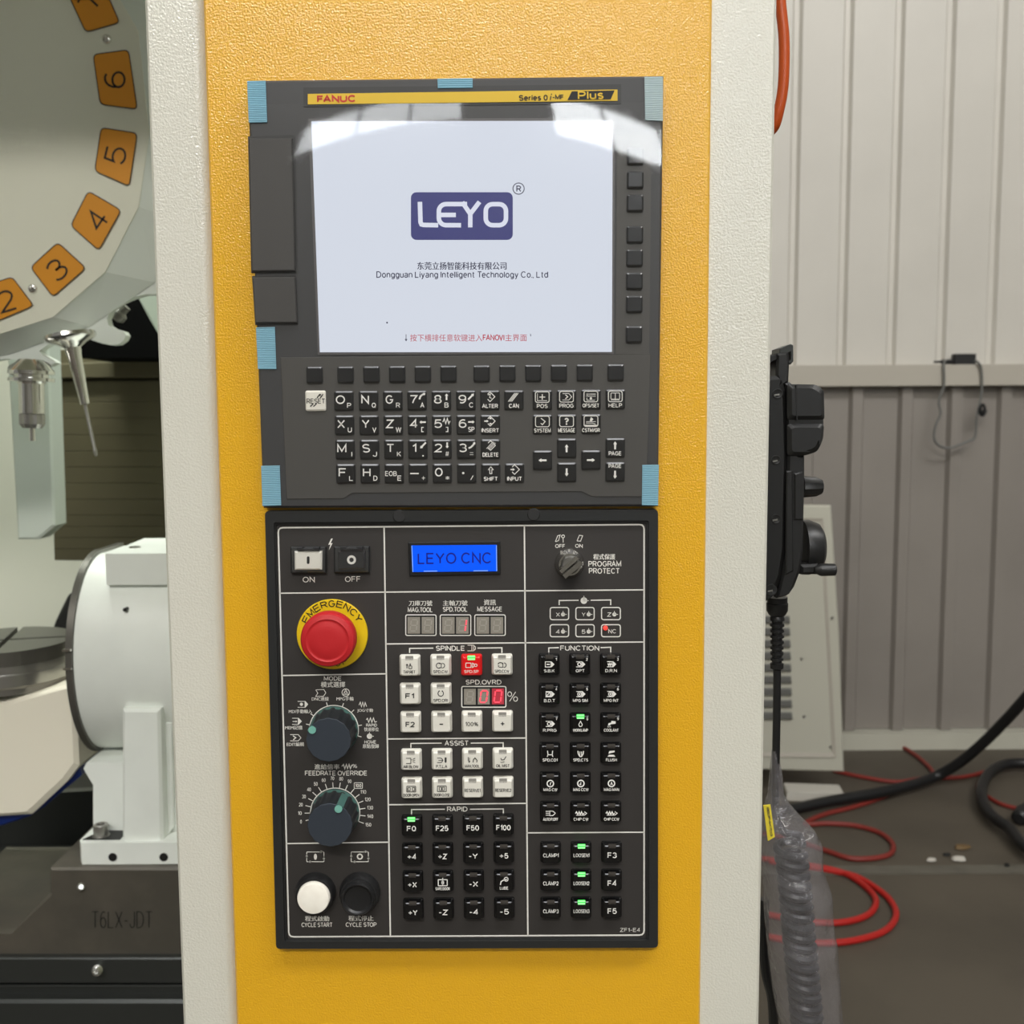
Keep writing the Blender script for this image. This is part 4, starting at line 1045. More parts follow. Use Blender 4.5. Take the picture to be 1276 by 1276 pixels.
pr.text('SPD.OVRD', 602.6, 850, 44.6, 6, .01)
pr.rrect(575.4, 855.4, 630.4, 881.2, 1.8, 1.3); pr.text('%', 638.8, 868, 13, 12.6, -.01)
brk(512, 627, 926, 550.4, 586.6); pr.text('ASSIST', 569, 926, 30, 6.4, .01)
brk(512.8, 627.2, 1008.4, 554.4, 585.6); pr.text('RAPID', 569.8, 1008.2, 25.6, 6.2, .01)
brk(683.8, 761, 807, 696.4, 748.4); pr.text('FUNCTION', 722.4, 807.6, 48.6, 6.4, .01)
# reference block
def target(x, y, r):
    pr.disc(x, y, r); pr.line([(x, y - r - 1.6), (x, y)], .8); pr.line([(x, y), (x + r + 2, y)], .8)
brk(696.8, 761, 748, 721, 736); target(727.6, 748.4, 4.2)
for r_, (y0, y1) in enumerate(((757, 772.2), (778.4, 793.4))):
    for c_, (x0, x1) in enumerate(((685.6, 708.6), (717.6, 740.4), (749.6, 773))):
        pr.rrect(x0, y0, x1, y1, 2.6, 1.3)
        t = [['X', 'Y', 'Z'], ['4', '5', 'NC']][r_][c_]
        if t == 'NC': pr.text('NC', 762.8, 786.6, 9.6, 5.2, .006)
        else: pr.text(t, x0 + 9.6, y0 + 8.8, 4.8, 5.2, .006); target(x0 + 16, y0 + 8.6, 2.6)
# mode dial text
pr.text('MODE', 414.6, 845.4, 22, 5.4, .008); pr.text('模式選擇', 415, 853, 30, 7, .004)
pr.line([(393.4, 859.6), (403.6, 859.2), (406, 863.4), (403, 867.6), (393.4, 867.8), (396, 863.6), (393.4, 859.6)], .8)
pr.text('DNC連線', 399, 870.8, 21, 5, .004)
pr.arc(430.8, 863, 4.6, 0, 360, .9); pr.arc(430.8, 863, 1.4, 0, 360, .7); pr.line([(430.8, 859), (427.6, 865.6), (434, 865.6)], .6, True)
pr.text('MPG手輪', 430, 870.6, 21.4, 5, .004)
pr.line([(371, 874), (380, 874), (380, 881.4), (371, 881.4)], .8); pr.poly([(380.4, 873.4), (384, 877.6), (380.4, 882)]); pr.disc(375.6, 877.6, 2)
pr.text('MDI手動輸入', 374.4, 886.4, 29, 5, .004)
pr.line([(364, 895), (371.6, 895), (371.6, 902.6), (364, 902.6)], .8); pr.poly([(372, 894.4), (376.2, 898.8), (372, 903.2)]); pr.arrow(364.6, 899, 370.6, 899, 1, 2.8, 2)
pr.text('MEM記憶', 366, 906.6, 21.6, 5, .004)
pr.line([(361.6, 915.4), (371.6, 915.4), (375, 919.4), (371.6, 923.2), (361.6, 923.2)], .8); pr.line([(365, 916.8), (368.6, 919.2), (365.4, 922)], 1.2)
pr.text('EDIT編輯', 368, 927.4, 21.6, 5, .004)
pr.line([(447.4, 878.6), (449, 875), (450.4, 880.6), (452, 875), (453.6, 880.6), (455, 875.4), (456.8, 880.4)], .9)
pr.text('JOG寸動', 455, 885.4, 19.6, 5, .004)
pr.line([(456.4, 897), (457.8, 895), (459.4, 900), (461.6, 894.6), (463.4, 900), (465.4, 894.6), (467.2, 900), (469.6, 899)], .9)
pr.text('RAPID', 463, 903.6, 13.6, 3.8, .006); pr.text('快速移位', 462.8, 908.8, 18, 5, .004)
target(460.4, 917.4, 3.4); pr.text('HOME', 461.4, 924.6, 14.6, 4.2, .006); pr.text('原點復歸', 462, 929.8, 20, 5.2, .004)
for a_, r0 in ((105, 0), (70, 0), (45, 0), (10, 0), (-14, 0), (145, 0), (168, 0)):
    ca, sa = math.cos(math.radians(a_)), math.sin(math.radians(a_))
    pr.line([(416 + 31 * ca, 909.6 - 31 * sa), (416 + 35.5 * ca, 909.6 - 35.5 * sa)], 1.0)
pr.arc(416, 909.6, 30.6, -14, 192, 1.1, 40)
# feedrate dial
pr.text('進給倍率', 407.4, 955.4, 31, 6.6, .006)
pr.line([(426, 955), (428, 952.6), (429.6, 957.8), (431.6, 952.6), (433, 957.8), (435, 952.6), (436.6, 957.8), (438.6, 953)], 1.2); pr.text('%', 442, 954.6, 6, 5, .006)
pr.text('FEEDRATE OVERRIDE', 418.8, 963.4, 77.6, 6, .006)
fc = (417.6, 1012.8)
for i in range(16):
    a_ = 195 - 14.35 * i - (0)
    ca, sa = math.cos(math.radians(a_)), math.sin(math.radians(a_))
    pr.line([(fc[0] + 31 * ca, fc[1] - 31 * sa), (fc[0] + 38 * ca, fc[1] - 38 * sa)], 1.0)
    t = str(i * 10)
    if i != 10:
        pr.text(t, fc[0] + 44 * ca, fc[1] - 43 * sa, 2.2 + 2.6 * (len(t) - 1), 4.6, .0)
pr.line(rrp(441.4, 975.4, 451.6, 982.4, .6), .8, True); pr.text('100', 446.5, 979, 7.6, 4.4, .01)
pr.arc(fc[0], fc[1], 30.8, -20, 196, 1.1, 40)
# cycle icons
for cx in (393, 448.4):
    pr.rrect(cx - 10.8, 1061.6, cx + 10.6, 1073.8, .8, .9)
    for (ax, ay, bx, by) in ((cx + 5, 1061.4, cx + 10, 1061.4), (cx + 10.6, 1067, cx + 10.6, 1072.6), (cx - 5, 1073.8, cx - 9.4, 1073.8), (cx - 10.8, 1069.4, cx - 10.8, 1064)):
        pr.arrow(ax, ay, bx, by, .8, 3.2, 3.4)
pr.disc(393, 1067.6, 2, 12, 3.9); pr.arc(448.4, 1067.4, 3, 0, 360, 1.7, 16)
pr.text('程式啟動', 395.2, 1144.6, 30, 6.6, .006); pr.text('CYCLE START', 395, 1152.4, 38.6, 5.6, .006)
pr.text('程式停止', 449.8, 1144.2, 31, 6.6, .006); pr.text('CYCLE STOP', 450, 1152.2, 38.4, 5.6, .006)
pr.text('ZF1-E4', 785.2, 1158.8, 25, 4.8, .0)
pr.obj('lettering', 'print', face)

# --- ON / OFF switches with clear hinged covers
def rocker(x, y, cap, mark, label):
    s = SP(x, y, YP)
    b = obj('power_switch', MB().prism_px([(x - 22, y - 16.4), (x + 22, y - 16.6), (x + 22, y + 16.4), (x - 22, y + 16.6)], YP - .004, YP - .0001, .0008), 'frame', op, label=label)
    obj('cap', MB().prism_px([(x - 17.4, y - 11), (x + 17, y - 11.2), (x + 16.6, y + 12), (x - 17, y + 12.2)], YP - .0075, YP - .0041, .001), cap, b)
    pr = PR(YP - .0077)
    if mark == 'I': pr.poly(rrp(x - 1.7, y - 5, x + 1.7, y + 4.6, 1.6)[::-1]); pr.obj('mark', 'inkblack', b)
    else: pr.arc(x, y, 4.2, 0, 360, 2.8, 20); pr.obj('mark', 'print', b)
    m = MB()
    for hx in (-10, 10): m.prism_px([(x + hx - 4, y - 16.4), (x + hx + 4, y - 16.4), (x + hx + 4, y - 11.6), (x + hx - 4, y - 11.6)], YP - .0085, YP - .0045, .0006)
    m.lathe(P(x - 7, y - 13.6, YP - .0075), P(x + 7, y - 13.6, YP - .0075), [(0, .0011), (14 * s, .0011)], 10)
    obj('hinge', m, 'black', b)
    m = MB().prism_px([(x - 20.6, y - 14), (x + 20.6, y - 14), (x + 20.4, y + 15), (x - 20.4, y + 15)], YP - .0098, YP - .0080, .0008)
    obj('clear_cover', m, 'clear', b)
rocker(384, 698.2, 'wkey', 'I', 'white power-on switch under a clear hinged cover')
rocker(438, 697.6, 'black', 'O', 'black power-off switch under a clear hinged cover')

# --- LCD name display
b = obj('name_display', MB().prism_px([(508.6, 676), (623.4, 674.4), (624, 715.6), (510, 718)], YP - .002, YP - .0001, .0006), 'black', op, label='blue backlit name display')
m = MB().prism_px([(512.6, 679.8), (619, 679), (619.4, 711.8), (514, 712.8)], YP - .0026, YP - .002); g = obj('lit_glass', m, 'lcd', b)
pr = PR(YP - .0028); pr.text('LEYO CNC', 566.2, 695.6, 91.6, 14, .004, .6); pr.obj('lettering', 'lcdink', b)
pr = PR(YP - .0027); pr.line([(513.2, 680.2), (514.4, 712.4)], .9); pr.line([(618.6, 679.6), (619, 711.6)], .9); pr.line([(528, 711.8), (545, 711.6)], .9); pr.line([(590, 711.4), (608, 711.2)], .9); pr.obj('glow_edge', 'lcdedge', b)

# --- seven segment windows
def seg(pr, ch, x, y, w, h, t):
    # skewed seven segment digit centred x,y
    k = .14
    def q(a, b_): return (x + a * w / 2 - b_ * h / 2 * k, y + b_ * h / 2)
    S = {'0': 'abcdef', '1': 'bc', '8': 'abcdefg'}[ch]
    L_ = {'a': ((-.8, -1), (.8, -1)), 'b': ((1, -.86), (1, -.1)), 'c': ((1, .1), (1, .86)), 'd': ((-.8, 1), (.8, 1)), 'e': ((-1, .1), (-1, .86)), 'f': ((-1, -.86), (-1, -.1)), 'g': ((-.8, 0), (.8, 0))}
    for c in S:
        a, b_ = L_[c]; pr.line([q(*a), q(*b_)], t)
def window(x0, x1, y0, y1, lit, m):
    w = obj('digit_window', MB().prism_px([(x0, y0), (x1, y0), (x1, y1), (x0, y1)], YP - .0007, YP - .0001), m, op)
    cx, cy = (x0 + x1) / 2, (y0 + y1) / 2
    pr = PR(YP - .0009)
    if not lit or m == 'segwin' and lit == '1': seg(pr, '8', cx, cy, (x1 - x0) * .5, (y1 - y0) * .68, 1.5); pr.obj('unlit_segments', 'segghost', w)
    if lit: pr = PR(YP - .0011); seg(pr, lit, cx, cy, (x1 - x0) * .54, (y1 - y0) * .74, 1.6); pr.obj('lit_segments', 'segred', w)
for k, x0 in enumerate((505, 548, 591)):
    obj('display_bezel', MB().prism_px([(x0 + 1.6, 767.4), (x0 + 37.4, 767.4), (x0 + 37.4, 790.6), (x0 + 1.6, 790.6)], YP - .0004, YP - .0001), 'dull', op)
    window(x0 + 2.8, x0 + 18.4, 769, 789.6, None, 'segwin')
    window(x0 + 20.4, x0 + 36, 769, 789.6, '1' if k == 1 else None, 'segwin')
obj('display_bezel', MB().prism_px([(576.6, 856.6), (629.4, 856.6), (629.4, 880), (576.6, 880)], YP - .0004, YP - .0001), 'dull', op)
window(578.2, 592.8, 858.4, 878, None, 'segwin'); window(595.4, 610.2, 858.2, 877.8, '0', 'segwin'); window(613, 628, 858, 877.6, '0', 'segpink')

# --- push buttons
bw, bh = 25.6, 26.2
def button_mesh(name, mat_, s):
    w, h = bw * s, bh * s
    mb = MB().rr((0, 0), [(0, w, h, .0014), (-.0022, w, h, .0014), (-.0030, w - .0010, h - .0010, .0012), (-.0056, w - .0022, h - .0024, .0012), (-.0062, w - .0034, h - .0036, .0010)], 3)
    me = bpy.data.meshes.new(name); me.from_pydata([tuple(v) for v in mb.v], [], mb.f); me.materials.append(M[mat_])
    return me
def led_mesh(name, mat_, s):
    w, h = 9.6 * s, 5.4 * s
    mb = MB().rr((0, 0), [(0, w, h, .0003), (-.0004, w, h, .0003)], 1)
    me = bpy.data.meshes.new(name); me.from_pydata([tuple(v) for v in mb.v], [], mb.f); me.materials.append(M[mat_])
    return me
sB = SP(570, 960, YP)
BM = {k: button_mesh(k + '_push_button', k, sB) for k in ('wkey', 'pkey', 'rkey')}
LM = {k: led_mesh(k, k, sB) for k in ('ledoff', 'wledoff', 'ledon')}
LB = MB().rr((0, 0), [(0, 9.2 * sB, 2.0 * sB, .0002), (-.0004, 9.2 * sB, 2.0 * sB, .0002)], 1)
YB_ = YP - .0001
YKT = YB_ - .0064
def button(x, y, kind, lines, lit=False, icon=None, num=None, label=None):
    c = P(x, y, YB_ - .0036); c.y = YB_
    o = obj('push_button', None, None, op, c, mesh=BM[kind], label=label)
    oy = -9.6
    # top of the cap as it stands proud of the plate
    lm = LM['ledon'] if lit else (LM['wledoff'] if kind != 'pkey' else LM['ledoff'])
    q = Vector((c.x, YB_ - .0058, c.z + 10.6 * sB)); obj('indicator_lamp', None, None, o, q, mesh=lm)
    if lit:
        mb = MB()
        for dz in (-1.9, 1.5):
            mb.rr((q.x, q.z + dz * sB), [(YB_ - .0062, 9.0 * sB, 1.9 * sB, .0002), (YB_ - .0065, 9.0 * sB, 1.9 * sB, .0002)], 1)
        obj('lamp_bar', mb, 'ledbright' if kind == 'rkey' else 'ledbright', o)
    ink = {'wkey': 'inkdark', 'pkey': 'printk', 'rkey': 'wkey'}[kind]
    # key-top pixel centre
    t = Vector((c.x, YKT, c.z))
    dx = (c.x) / ((D + 0.0)) ; 
    # project the key-top centre back to the photo grid of plane YKT
    s = PR(YKT)
    d = CM.inverted() @ Vector((t.x, YKT + D, t.z - CZ)); kx, ky = 638 + d.x / d.y * FP, 638 - d.z / d.y * FP
    for (tx, ddy, w, h, b_) in lines: s.text(tx, kx, ky + ddy, w, h, b_)
    if icon: icon(s, kx, ky)
    if num: s.text(str(num), kx + 8.4, ky - 7.6, 2.2, 3.4, .0)
    s.obj('lettering', ink, o)
def L1(t, w=15, h=6.6, dy=1.0, b=.014): return [(t, dy, w, h, b)]
def L2(t, w=17): return [(t, 6.6, w, 3.8, .004)]
# icons
def i_tap(s, x, y):
    s.arrow(x - 3, y + 2, x - 3, y - 4, 1.2, 3.4, 2.4); s.arrow(x + 1, y - 1, x + 1, y - 4.4, 1, 2.8, 2); s.rrect(x - .6, y - 1, x + 3, y + 2.4, .4, .9)
def i_cw(s, x, y): s.arc(x - 2, y - 1, 3.2, 50, 320, 1.0); s.line([(x - 2, y - 3.4), (x + 2, y - 3.4)], .8); s.line([(x - 2, y + 1.6), (x + 2, y + 1.6)], .8); s.arc(x + 2.4, y - 1, 2.8, -90, 90, 1.0); s.line([(x + 1, y - 4), (x + 1, y + 2)], .9)
def i_ccw(s, x, y): s.arc(x - 2, y - 1, 3.2, 20, 160, 1.1); s.arrow(x - 4, y + .6, x - 5.4, y - .6, .9, 2.6, 2); s.line([(x - 4, y + 1.6), (x + 2, y + 1.6)], .8); s.arc(x + 2.4, y - 1, 2.8, -90, 90, 1.0); s.line([(x + 1, y - 4), (x + 1, y + 2)], .9)
def i_stop(s, x, y): s.rrect(x - 7, y - 4, x - .5, y + 1.6, .4, .9); s.arc(x + .6, y - 1.2, 2.8, -90, 90, 1.0); s.line([(x + 1, y - 4), (x + 1, y + 1.6)], .9); s.arc(x + 5.4, y - 1.2, 1.6, 0, 360, .9)
def i_ori(s, x, y): s.arc(x, y - 2, 3.4, 120, 420, 1.0); s.disc(x - 2, y - 5, .8); s.disc(x + 2, y - 5, .8)
def i_air(s, x, y):
    s.line([(x - 6, y - 4), (x, y - 4), (x, y + 2.6), (x - 6, y + 2.6)], .8); s.line([(x, y - 2), (x + 1.6, y - 2)], .7)
    for a in (-3.4, -.6, 2.2): s.line([(x + 2.4, y - .8 + a * .5), (x + 5.4, y - .8 + a)], .7)
def i_ptla(s, x, y): s.arc(x - 1.6, y - 1, 2.8, -90, 90, 1.0); s.line([(x - 5.6, y - 3.8), (x - 1.6, y - 3.8)], .9); s.line([(x - 5.6, y + 1.8), (x - 1.6, y + 1.8)], .9); s.line([(x - 4, y - 1), (x + 2, y - 1)], .8); s.arrow(x + 5, y - 4.6, x + 5, y + 2.4, 2.4, 2.8, 1.6)
def i_man(s, x, y): s.line([(x - 5, y - 4.6), (x - 5, y)], .9); s.arrow(x - 3.4, y - 4, x - 3.8, y + 3, .8, 2.8, 2.8); s.line([(x + 1, y + 2), (x + 1.6, y - 1.6), (x + 3.4, y - 3.6), (x + 6, y - .6), (x + 5.6, y + 2)], 1.1)
def i_oil(s, x, y): s.line([(x + 4, y - 5), (x + 1.6, y - 1), (x - 1.6, y - .6), (x - 2.6, y - 3)], 1.0); s.line([(x - 3, y + 2), (x - 1.4, y + 2.6), (x + 2, y + 1.6)], .8)
def i_door(o):
    def f(s, x, y):
        s.rrect(x - 5.6, y - 4.6, x + 5.4, y + 2.4, .5, .9)
        for dx in ((-2.8, 2.8) if o else (-1.8, 1.8)): s.rrect(x + dx - 1.4, y - 3, x + dx + 1.4, y + 1, .3, .8)
    return f
def i_box(inner):
    def f(s, x, y):
        y = y - 1.4
        s.line([(x - 5, y - 3.2), (x + 2, y - 3.2), (x + 2, y + 3.2), (x - 5, y + 3.2)], .9, inner == 'b')
        s.poly([(x + 2.6, y - 3.8), (x + 6.4, y), (x + 2.6, y + 3.8)])
        if inner == 'b': s.line([(x - 3.4, y), (x + .6, y)], 1.4)
        elif inner == 'o': s.arc(x - 1, y, 2, 0, 360, 1.1)
        elif inner == 'w': s.line([(x - 4, y - 1), (x - 3, y + 1.4), (x - 2, y - 1), (x - 1, y + 1.4), (x, y - 1), (x + 1, y + 1.4)], 1.2)
        elif inner == '/': s.rrect(x - 4.4, y - 2.4, x + .8, y + 2.4, .4, .9); s.line([(x - 3.4, y + 1.6), (x, y - 1.8)], 1.0)
        elif inner == 'c': s.arc(x - 1, y, 2.4, 0, 360, .9); s.disc(x - 1, y, 1.1)
    return f
def i_drop(s, x, y): s.line([(x, y - 4.6), (x + 2.2, y - .6), (x + 1.6, y + 1.4), (x, y + 2.2), (x - 1.6, y + 1.4), (x - 2.2, y - .6)], .9, True)
def i_tapw(s, x, y): s.poly([(x - 4, y + .6), (x - 3.4, y - 2), (x, y - 3), (x, y - 5), (x + 5.4, y - 4.4), (x + 5.4, y - 1.4), (x - .6, y - .8), (x - 1.6, y + .6)]); [s.line([(x - 4 + d, y + 1.4), (x - 4.6 + d, y + 3)], .6) for d in (0, 1.6, 3.2)]
def i_co(s, x, y): s.line([(x - 3.2, y - 5), (x - 2.6, y), (x - 3.6, y + 2.6)], 1.1); s.line([(x + 3.2, y - 5), (x + 2.6, y), (x + 3.6, y + 2.6)], 1.1); s.line([(x - 2.6, y), (x + 2.6, y)], 1.0)
def i_cts(s, x, y): s.line([(x - 3.4, y - 4.6), (x - 3, y - 1), (x - 1, y + 2.2), (x + 1, y + 2.2), (x + 3, y - 1), (x + 3.4, y - 4.6)], 1.4); s.line([(x - 1, y - 4), (x - 1, y + 1)], .8); s.line([(x + 1, y - 4), (x + 1, y + 1)], .8)
def i_flush(s, x, y): s.poly([(x - 3.6, y - 1), (x - 2.6, y - 4.4), (x + 4, y - 5), (x + 4, y - 3), (x - .6, y - 2)]); s.poly([(x - 5, y + 2.6), (x - 3, y + .2), (x + 3, y + .2), (x + 5, y + 2.6)])
def i_mag(k):
    def f(s, x, y):
        s.arc(x, y - 1, 4, 0, 360, 1.5, 18)
        if k == 0: s.line([(x, y + 1), (x, y - 1.6), (x + 1.4, y - 2.4)], .9)
        if k == 1: s.line([(x, y - 3), (x, y + 1)], .9); s.disc(x - 1, y, .8)
        if k == 2: s.line([(x - 1, y + 1), (x, y - 2.4), (x + 1.4, y + 1)], .9)
    return f
def i_auto(s, x, y): [s.line([(x - 6, y - 3.4 + d), (x - 1, y - 3.4 + d)], .9) for d in (0, 2.4, 4.8)]; s.line([(x - 1, y - 3.8), (x + 3, y - 3.6), (x + 5.8, y - 1), (x + 3, y + 1.8), (x - 1, y + 2)], .9, True)
def i_chip(s, x, y): s.line([(x - 7, y - .6), (x - 5.6, y - 2.6), (x - 4, y + .8), (x - 2.4, y - 2.6), (x - 1, y + .8), (x + .6, y - 2.6), (x + 2.2, y + .8), (x + 4, y - 1)], 1.3); s.line([(x - 6, y + 1.6), (x + 4, y + 1.6), (x + 7, y - .8), (x + 4, y - 2.8)], .9)
def i_safe(s, x, y): s.rrect(x - 5.6, y - 4.8, x + 5.6, y + 2.8, .5, 1.1); s.disc(x, y - 1, 1.8, 12, 2.6); s.line([(x, y - 7), (x, y + 2.6)], .9)
def i_lube(s, x, y): s.line([(x - 4.6, y + 2.6), (x - 3.6, y - 1.6), (x, y - 3.6), (x + 3.6, y - 4)], 1.3); s.arc(x + 2.6, y - 4.4, 2.4, 0, 360, 1.0)
wx = [510.8, 549.2, 587.6, 625.8]
button(510.6, 829.6, 'wkey', L2('TAP.RET', 15), icon=i_tap); button(549.2, 829.2, 'wkey', L2('SPD.CW', 18), icon=i_cw)
button(587.6, 829.0, 'rkey', L2('SPD.SP', 18), lit=True, icon=i_stop, label='red lit spindle stop button'); button(625.6, 828.6, 'wkey', L2('SPD.CCW', 18), icon=i_ccw)
button(511, 865, 'wkey', L1('F1', 11, 6.8)); button(549.5, 864.8, 'wkey', L2('SPD.ORI', 18), icon=i_ori)
button(511.6, 900.4, 'wkey', L1('F2', 11.6, 6.8)); button(550.2, 900, 'wkey', [('-', 1, 5.8, 1.4, .02)]); button(588, 899.8, 'wkey', L1('100%', 16, 5.2, b=.004)); button(626.2, 899.4, 'wkey', [('+', 1, 5.8, 5.8, .02)])
button(512.4, 947.2, 'wkey', L2('AIR BLOW', 19), icon=i_air); button(550.6, 946.8, 'wkey', L2('P.T.L.A', 14), icon=i_ptla); button(588.6, 946.4, 'wkey', L2('MAN.TOOL', 18.4), icon=i_man); button(626.6, 946, 'wkey', L2('OIL MIST', 17), icon=i_oil)
button(513, 982.6, 'wkey', L2('DOOR OPEN', 19.6), icon=i_door(1)); button(551, 982.2, 'wkey', L2('DOOR CLOSE', 19.6), icon=i_door(0)); button(589, 981.8, 'wkey', [('RESERVE1', 1.4, 20, 4.2, .004)]); button(627, 981.6, 'wkey', [('RESERVE2', 1.4, 20, 4.2, .004)])
grid = [['F0', 'F25', 'F50', 'F100'], ['+4', '+Z', '-Y', '+5'], ['+X', None, '-X', None], ['+Y', '-Z', '-4', '-5']]
rx = [(513.1, 551.2, 589.3, 627.4), (513.6, 551.6, 589.8, 627.8), (514.2, 552, 590.2, 628.1), (514.8, 552.6, 590.6, 628.4)]
ry = [1028.9, 1063.9, 1098.6, 1133.3]
for r_ in range(4):
    for c_ in range(4):
        t = grid[r_][c_]; x, y = rx[r_][c_], ry[r_] - c_ * .4 + .5
        if t is None: button(x, y, 'pkey', L2('SAFE DOOR' if c_ == 1 else 'LUBE', 18 if c_ == 1 else 10.6), icon=i_safe if c_ == 1 else i_lube)
        else: button(x, y, 'pkey', L1(t, {2: 11.4, 3: 15.6, 4: 18}[len(t)], 6.8, 1.2, .010), lit=(t == 'F0'))
fx = [684.3, 722.6, 761]; fyy = [828.1, 865.1, 902, 938.9, 975.7, 1012.5]
FN = [[('S.B.K', 13.4, i_box('b')), ('OPT', 11, i_box('o')), ('D.R.N', 14.4, i_box('w'))],
      [('B.D.T', 14, i_box('/')), ('MPG SIM', 18.6, i_box('c')), ('MPG INT', 18.6, i_box('c'))],
      [('R.PRG', 17, i_box('o')), ('WORKLAMP', 19, i_drop), ('COOLANT', 18.6, i_tapw)],
      [('SPD.CO1', 18.6, i_co), ('SPD.CTS', 18.6, i_cts), ('FLUSH', 13.6, i_flush)],
      [('MAG CW', 17.4, i_mag(0)), ('MAG CCW', 19, i_mag(1)), ('MAG MAN', 19, i_mag(2))],
      [('AUTO P.OFF', 19, i_auto), ('CHIP CW', 18.6, i_chip), ('CHIP CCW', 19, i_chip)]]
for r_ in range(6):
    for c_ in range(3):
        t, w_, ic = FN[r_][c_]
        button(fx[c_] + r_ * .22 + (1 - c_) * .1 * r_, fyy[r_] - c_ * .1, 'pkey', L2(t, w_), lit=(t == 'WORKLAMP'), icon=ic, num=(r_ * 3 + c_ + 1 if r_ < 3 else None))
for r_, y in enumerate((1062.9, 1097.7, 1132.3)):
    button(686.2, y, 'pkey', [('CLAMP%d' % (r_ + 1), 1, 19.4, 4.8, .006)]); button(724.3, y - .1, 'pkey', [('LOOSEN%d' % (r_ + 1), 1, 19.8, 4.6, .004)], lit=True); button(762.3, y - .2, 'pkey', L1('F%d' % (r_ + 3), 11.4, 7, 1, .010))
m = MB().lathe(P(754.4, 782.6, YP), P(754.4, 782.6, YP - .01), [(0, 3 * sB), (.0008, 3 * sB), (.002, 2.2 * sB), (.0026, 1 * sB)], 14)
lampm = mat('red_led', rgb(220, 60, 50), 0.3, emit=rgb(240, 70, 60), estr=.9); M['redled'] = lampm
obj('indicator_dot', m, 'redled', op, smooth=True)
# small screw heads near the frames of keys are not visible; emergency stop
def axisP(x, y, Y0): c = P(x, y, Y0); return c, c + Vector((0, -1, 0))
s = SP(414, 790, YP)
a, b = axisP(414.4, 790, YP - .0001)
e = obj('emergency_stop', MB().lathe(a, b, [(0, 44.2 * s), (.0014, 44.2 * s), (.002, 43.4 * s)], 64), 'eyellow', op, smooth=True, label='red mushroom stop button on a yellow ring')
pr = PR(YP - .0023)
word = 'EMERGENCY'
for i, ch in enumerate(word):
    a_ = 152 - i * (152 - 31) / 8
    ca, sa = math.cos(math.radians(a_)), math.sin(math.radians(a_))
    pr.text(ch, 414.4 + 37.4 * ca, 789.6 - 37.4 * sa, 8.4, 8.6, .006, a_ - 90)
for ch, a_ in (('S', 250), ('T', 265), ('O', 280), ('P', 294)):
    ca, sa = math.cos(math.radians(a_)), math.sin(math.radians(a_))
    pr.text(ch, 414.4 + 37.4 * ca, 789.6 - 37.4 * sa, 7, 8, .0, a_ + 90)
pr.obj('lettering', 'inkblack', e)
m = MB().lathe(a, b, [(.0019, 19 * s), (.012, 17 * s)], 40); obj('stem', m, 'black', e, smooth=True)
r = 33.9 * s
m = MB().lathe(a, b, [(.010, r * .93), (.0105, r * .985), (.0165, r), (.019, r * .98), (.0205, r * .93), (.0212, r * .80), (.0214, r * .775), (.0209, r * .73), (.0209, r * .67), (.0213, r * .62), (.0214, r * .3), (.0215, .0005)], 64)
obj('mushroom_cap', m, 'red', e, smooth=True)

def dial(cx, cy, ang, name, label):
    s = SP(cx, cy, YP)
    a, b = axisP(cx, cy, YP - .0001)
    o = obj(name, MB().lathe(a, b, [(0, 30.2 * s), (.0006, 30.2 * s), (.0014, 29.4 * s), (.003, 28.8 * s)], 56), 'tealside', op, smooth=True, label=label)
    m = MB().lathe(a, b, [(.0016, 29.2 * s), (.0060, 28.2 * s), (.0215, 26.8 * s)], 96, 16, .022); obj('grip', m, 'knobside', o, smooth=True)
    m = MB().lathe(a, b, [(.0214, 26.9 * s), (.0222, 26.8 * s), (.0224, 26.3 * s)], 96, 16, .012); obj('top_disc', m, 'knob', o)
    u = Vector((math.cos(math.radians(ang)), 0, math.sin(math.radians(ang))))
    c0 = a + u * 25.4 * s; c1 = a + u * 23.4 * s
    pm = MB()
    w = u.cross(Vector((0, 1, 0))) * 4.4 * s
    pm.loft([[a + u * 29.3 * s - w + Vector((0, -.003, 0)), a + u * 29.3 * s + w + Vector((0, -.003, 0)), a + u * 20 * s + w + Vector((0, -.003, 0)), a + u * 20 * s - w + Vector((0, -.003, 0))],
             [a + u * 27.6 * s - w + Vector((0, -.0228, 0)), a + u * 27.6 * s + w + Vector((0, -.0228, 0)), a + u * 20 * s + w + Vector((0, -.0228, 0)), a + u * 20 * s - w + Vector((0, -.0228, 0))]])
    obj('pointer', pm, 'tealside', o)
    q = a + u * 23.2 * s + Vector((0, -.0229, 0))
    obj('pointer_dot', MB().lathe(q, q + Vector((0, -1, 0)), [(0, 4.7 * s), (.0004, 4.6 * s)], 20), 'teal', o)
dial(416.2, 909.8, 146, 'mode_knob', 'slate blue mode selector knob, teal pointer to the upper left')
dial(417.8, 1012.8, 62, 'feedrate_knob', 'slate blue feedrate knob, teal pointer to the upper right')

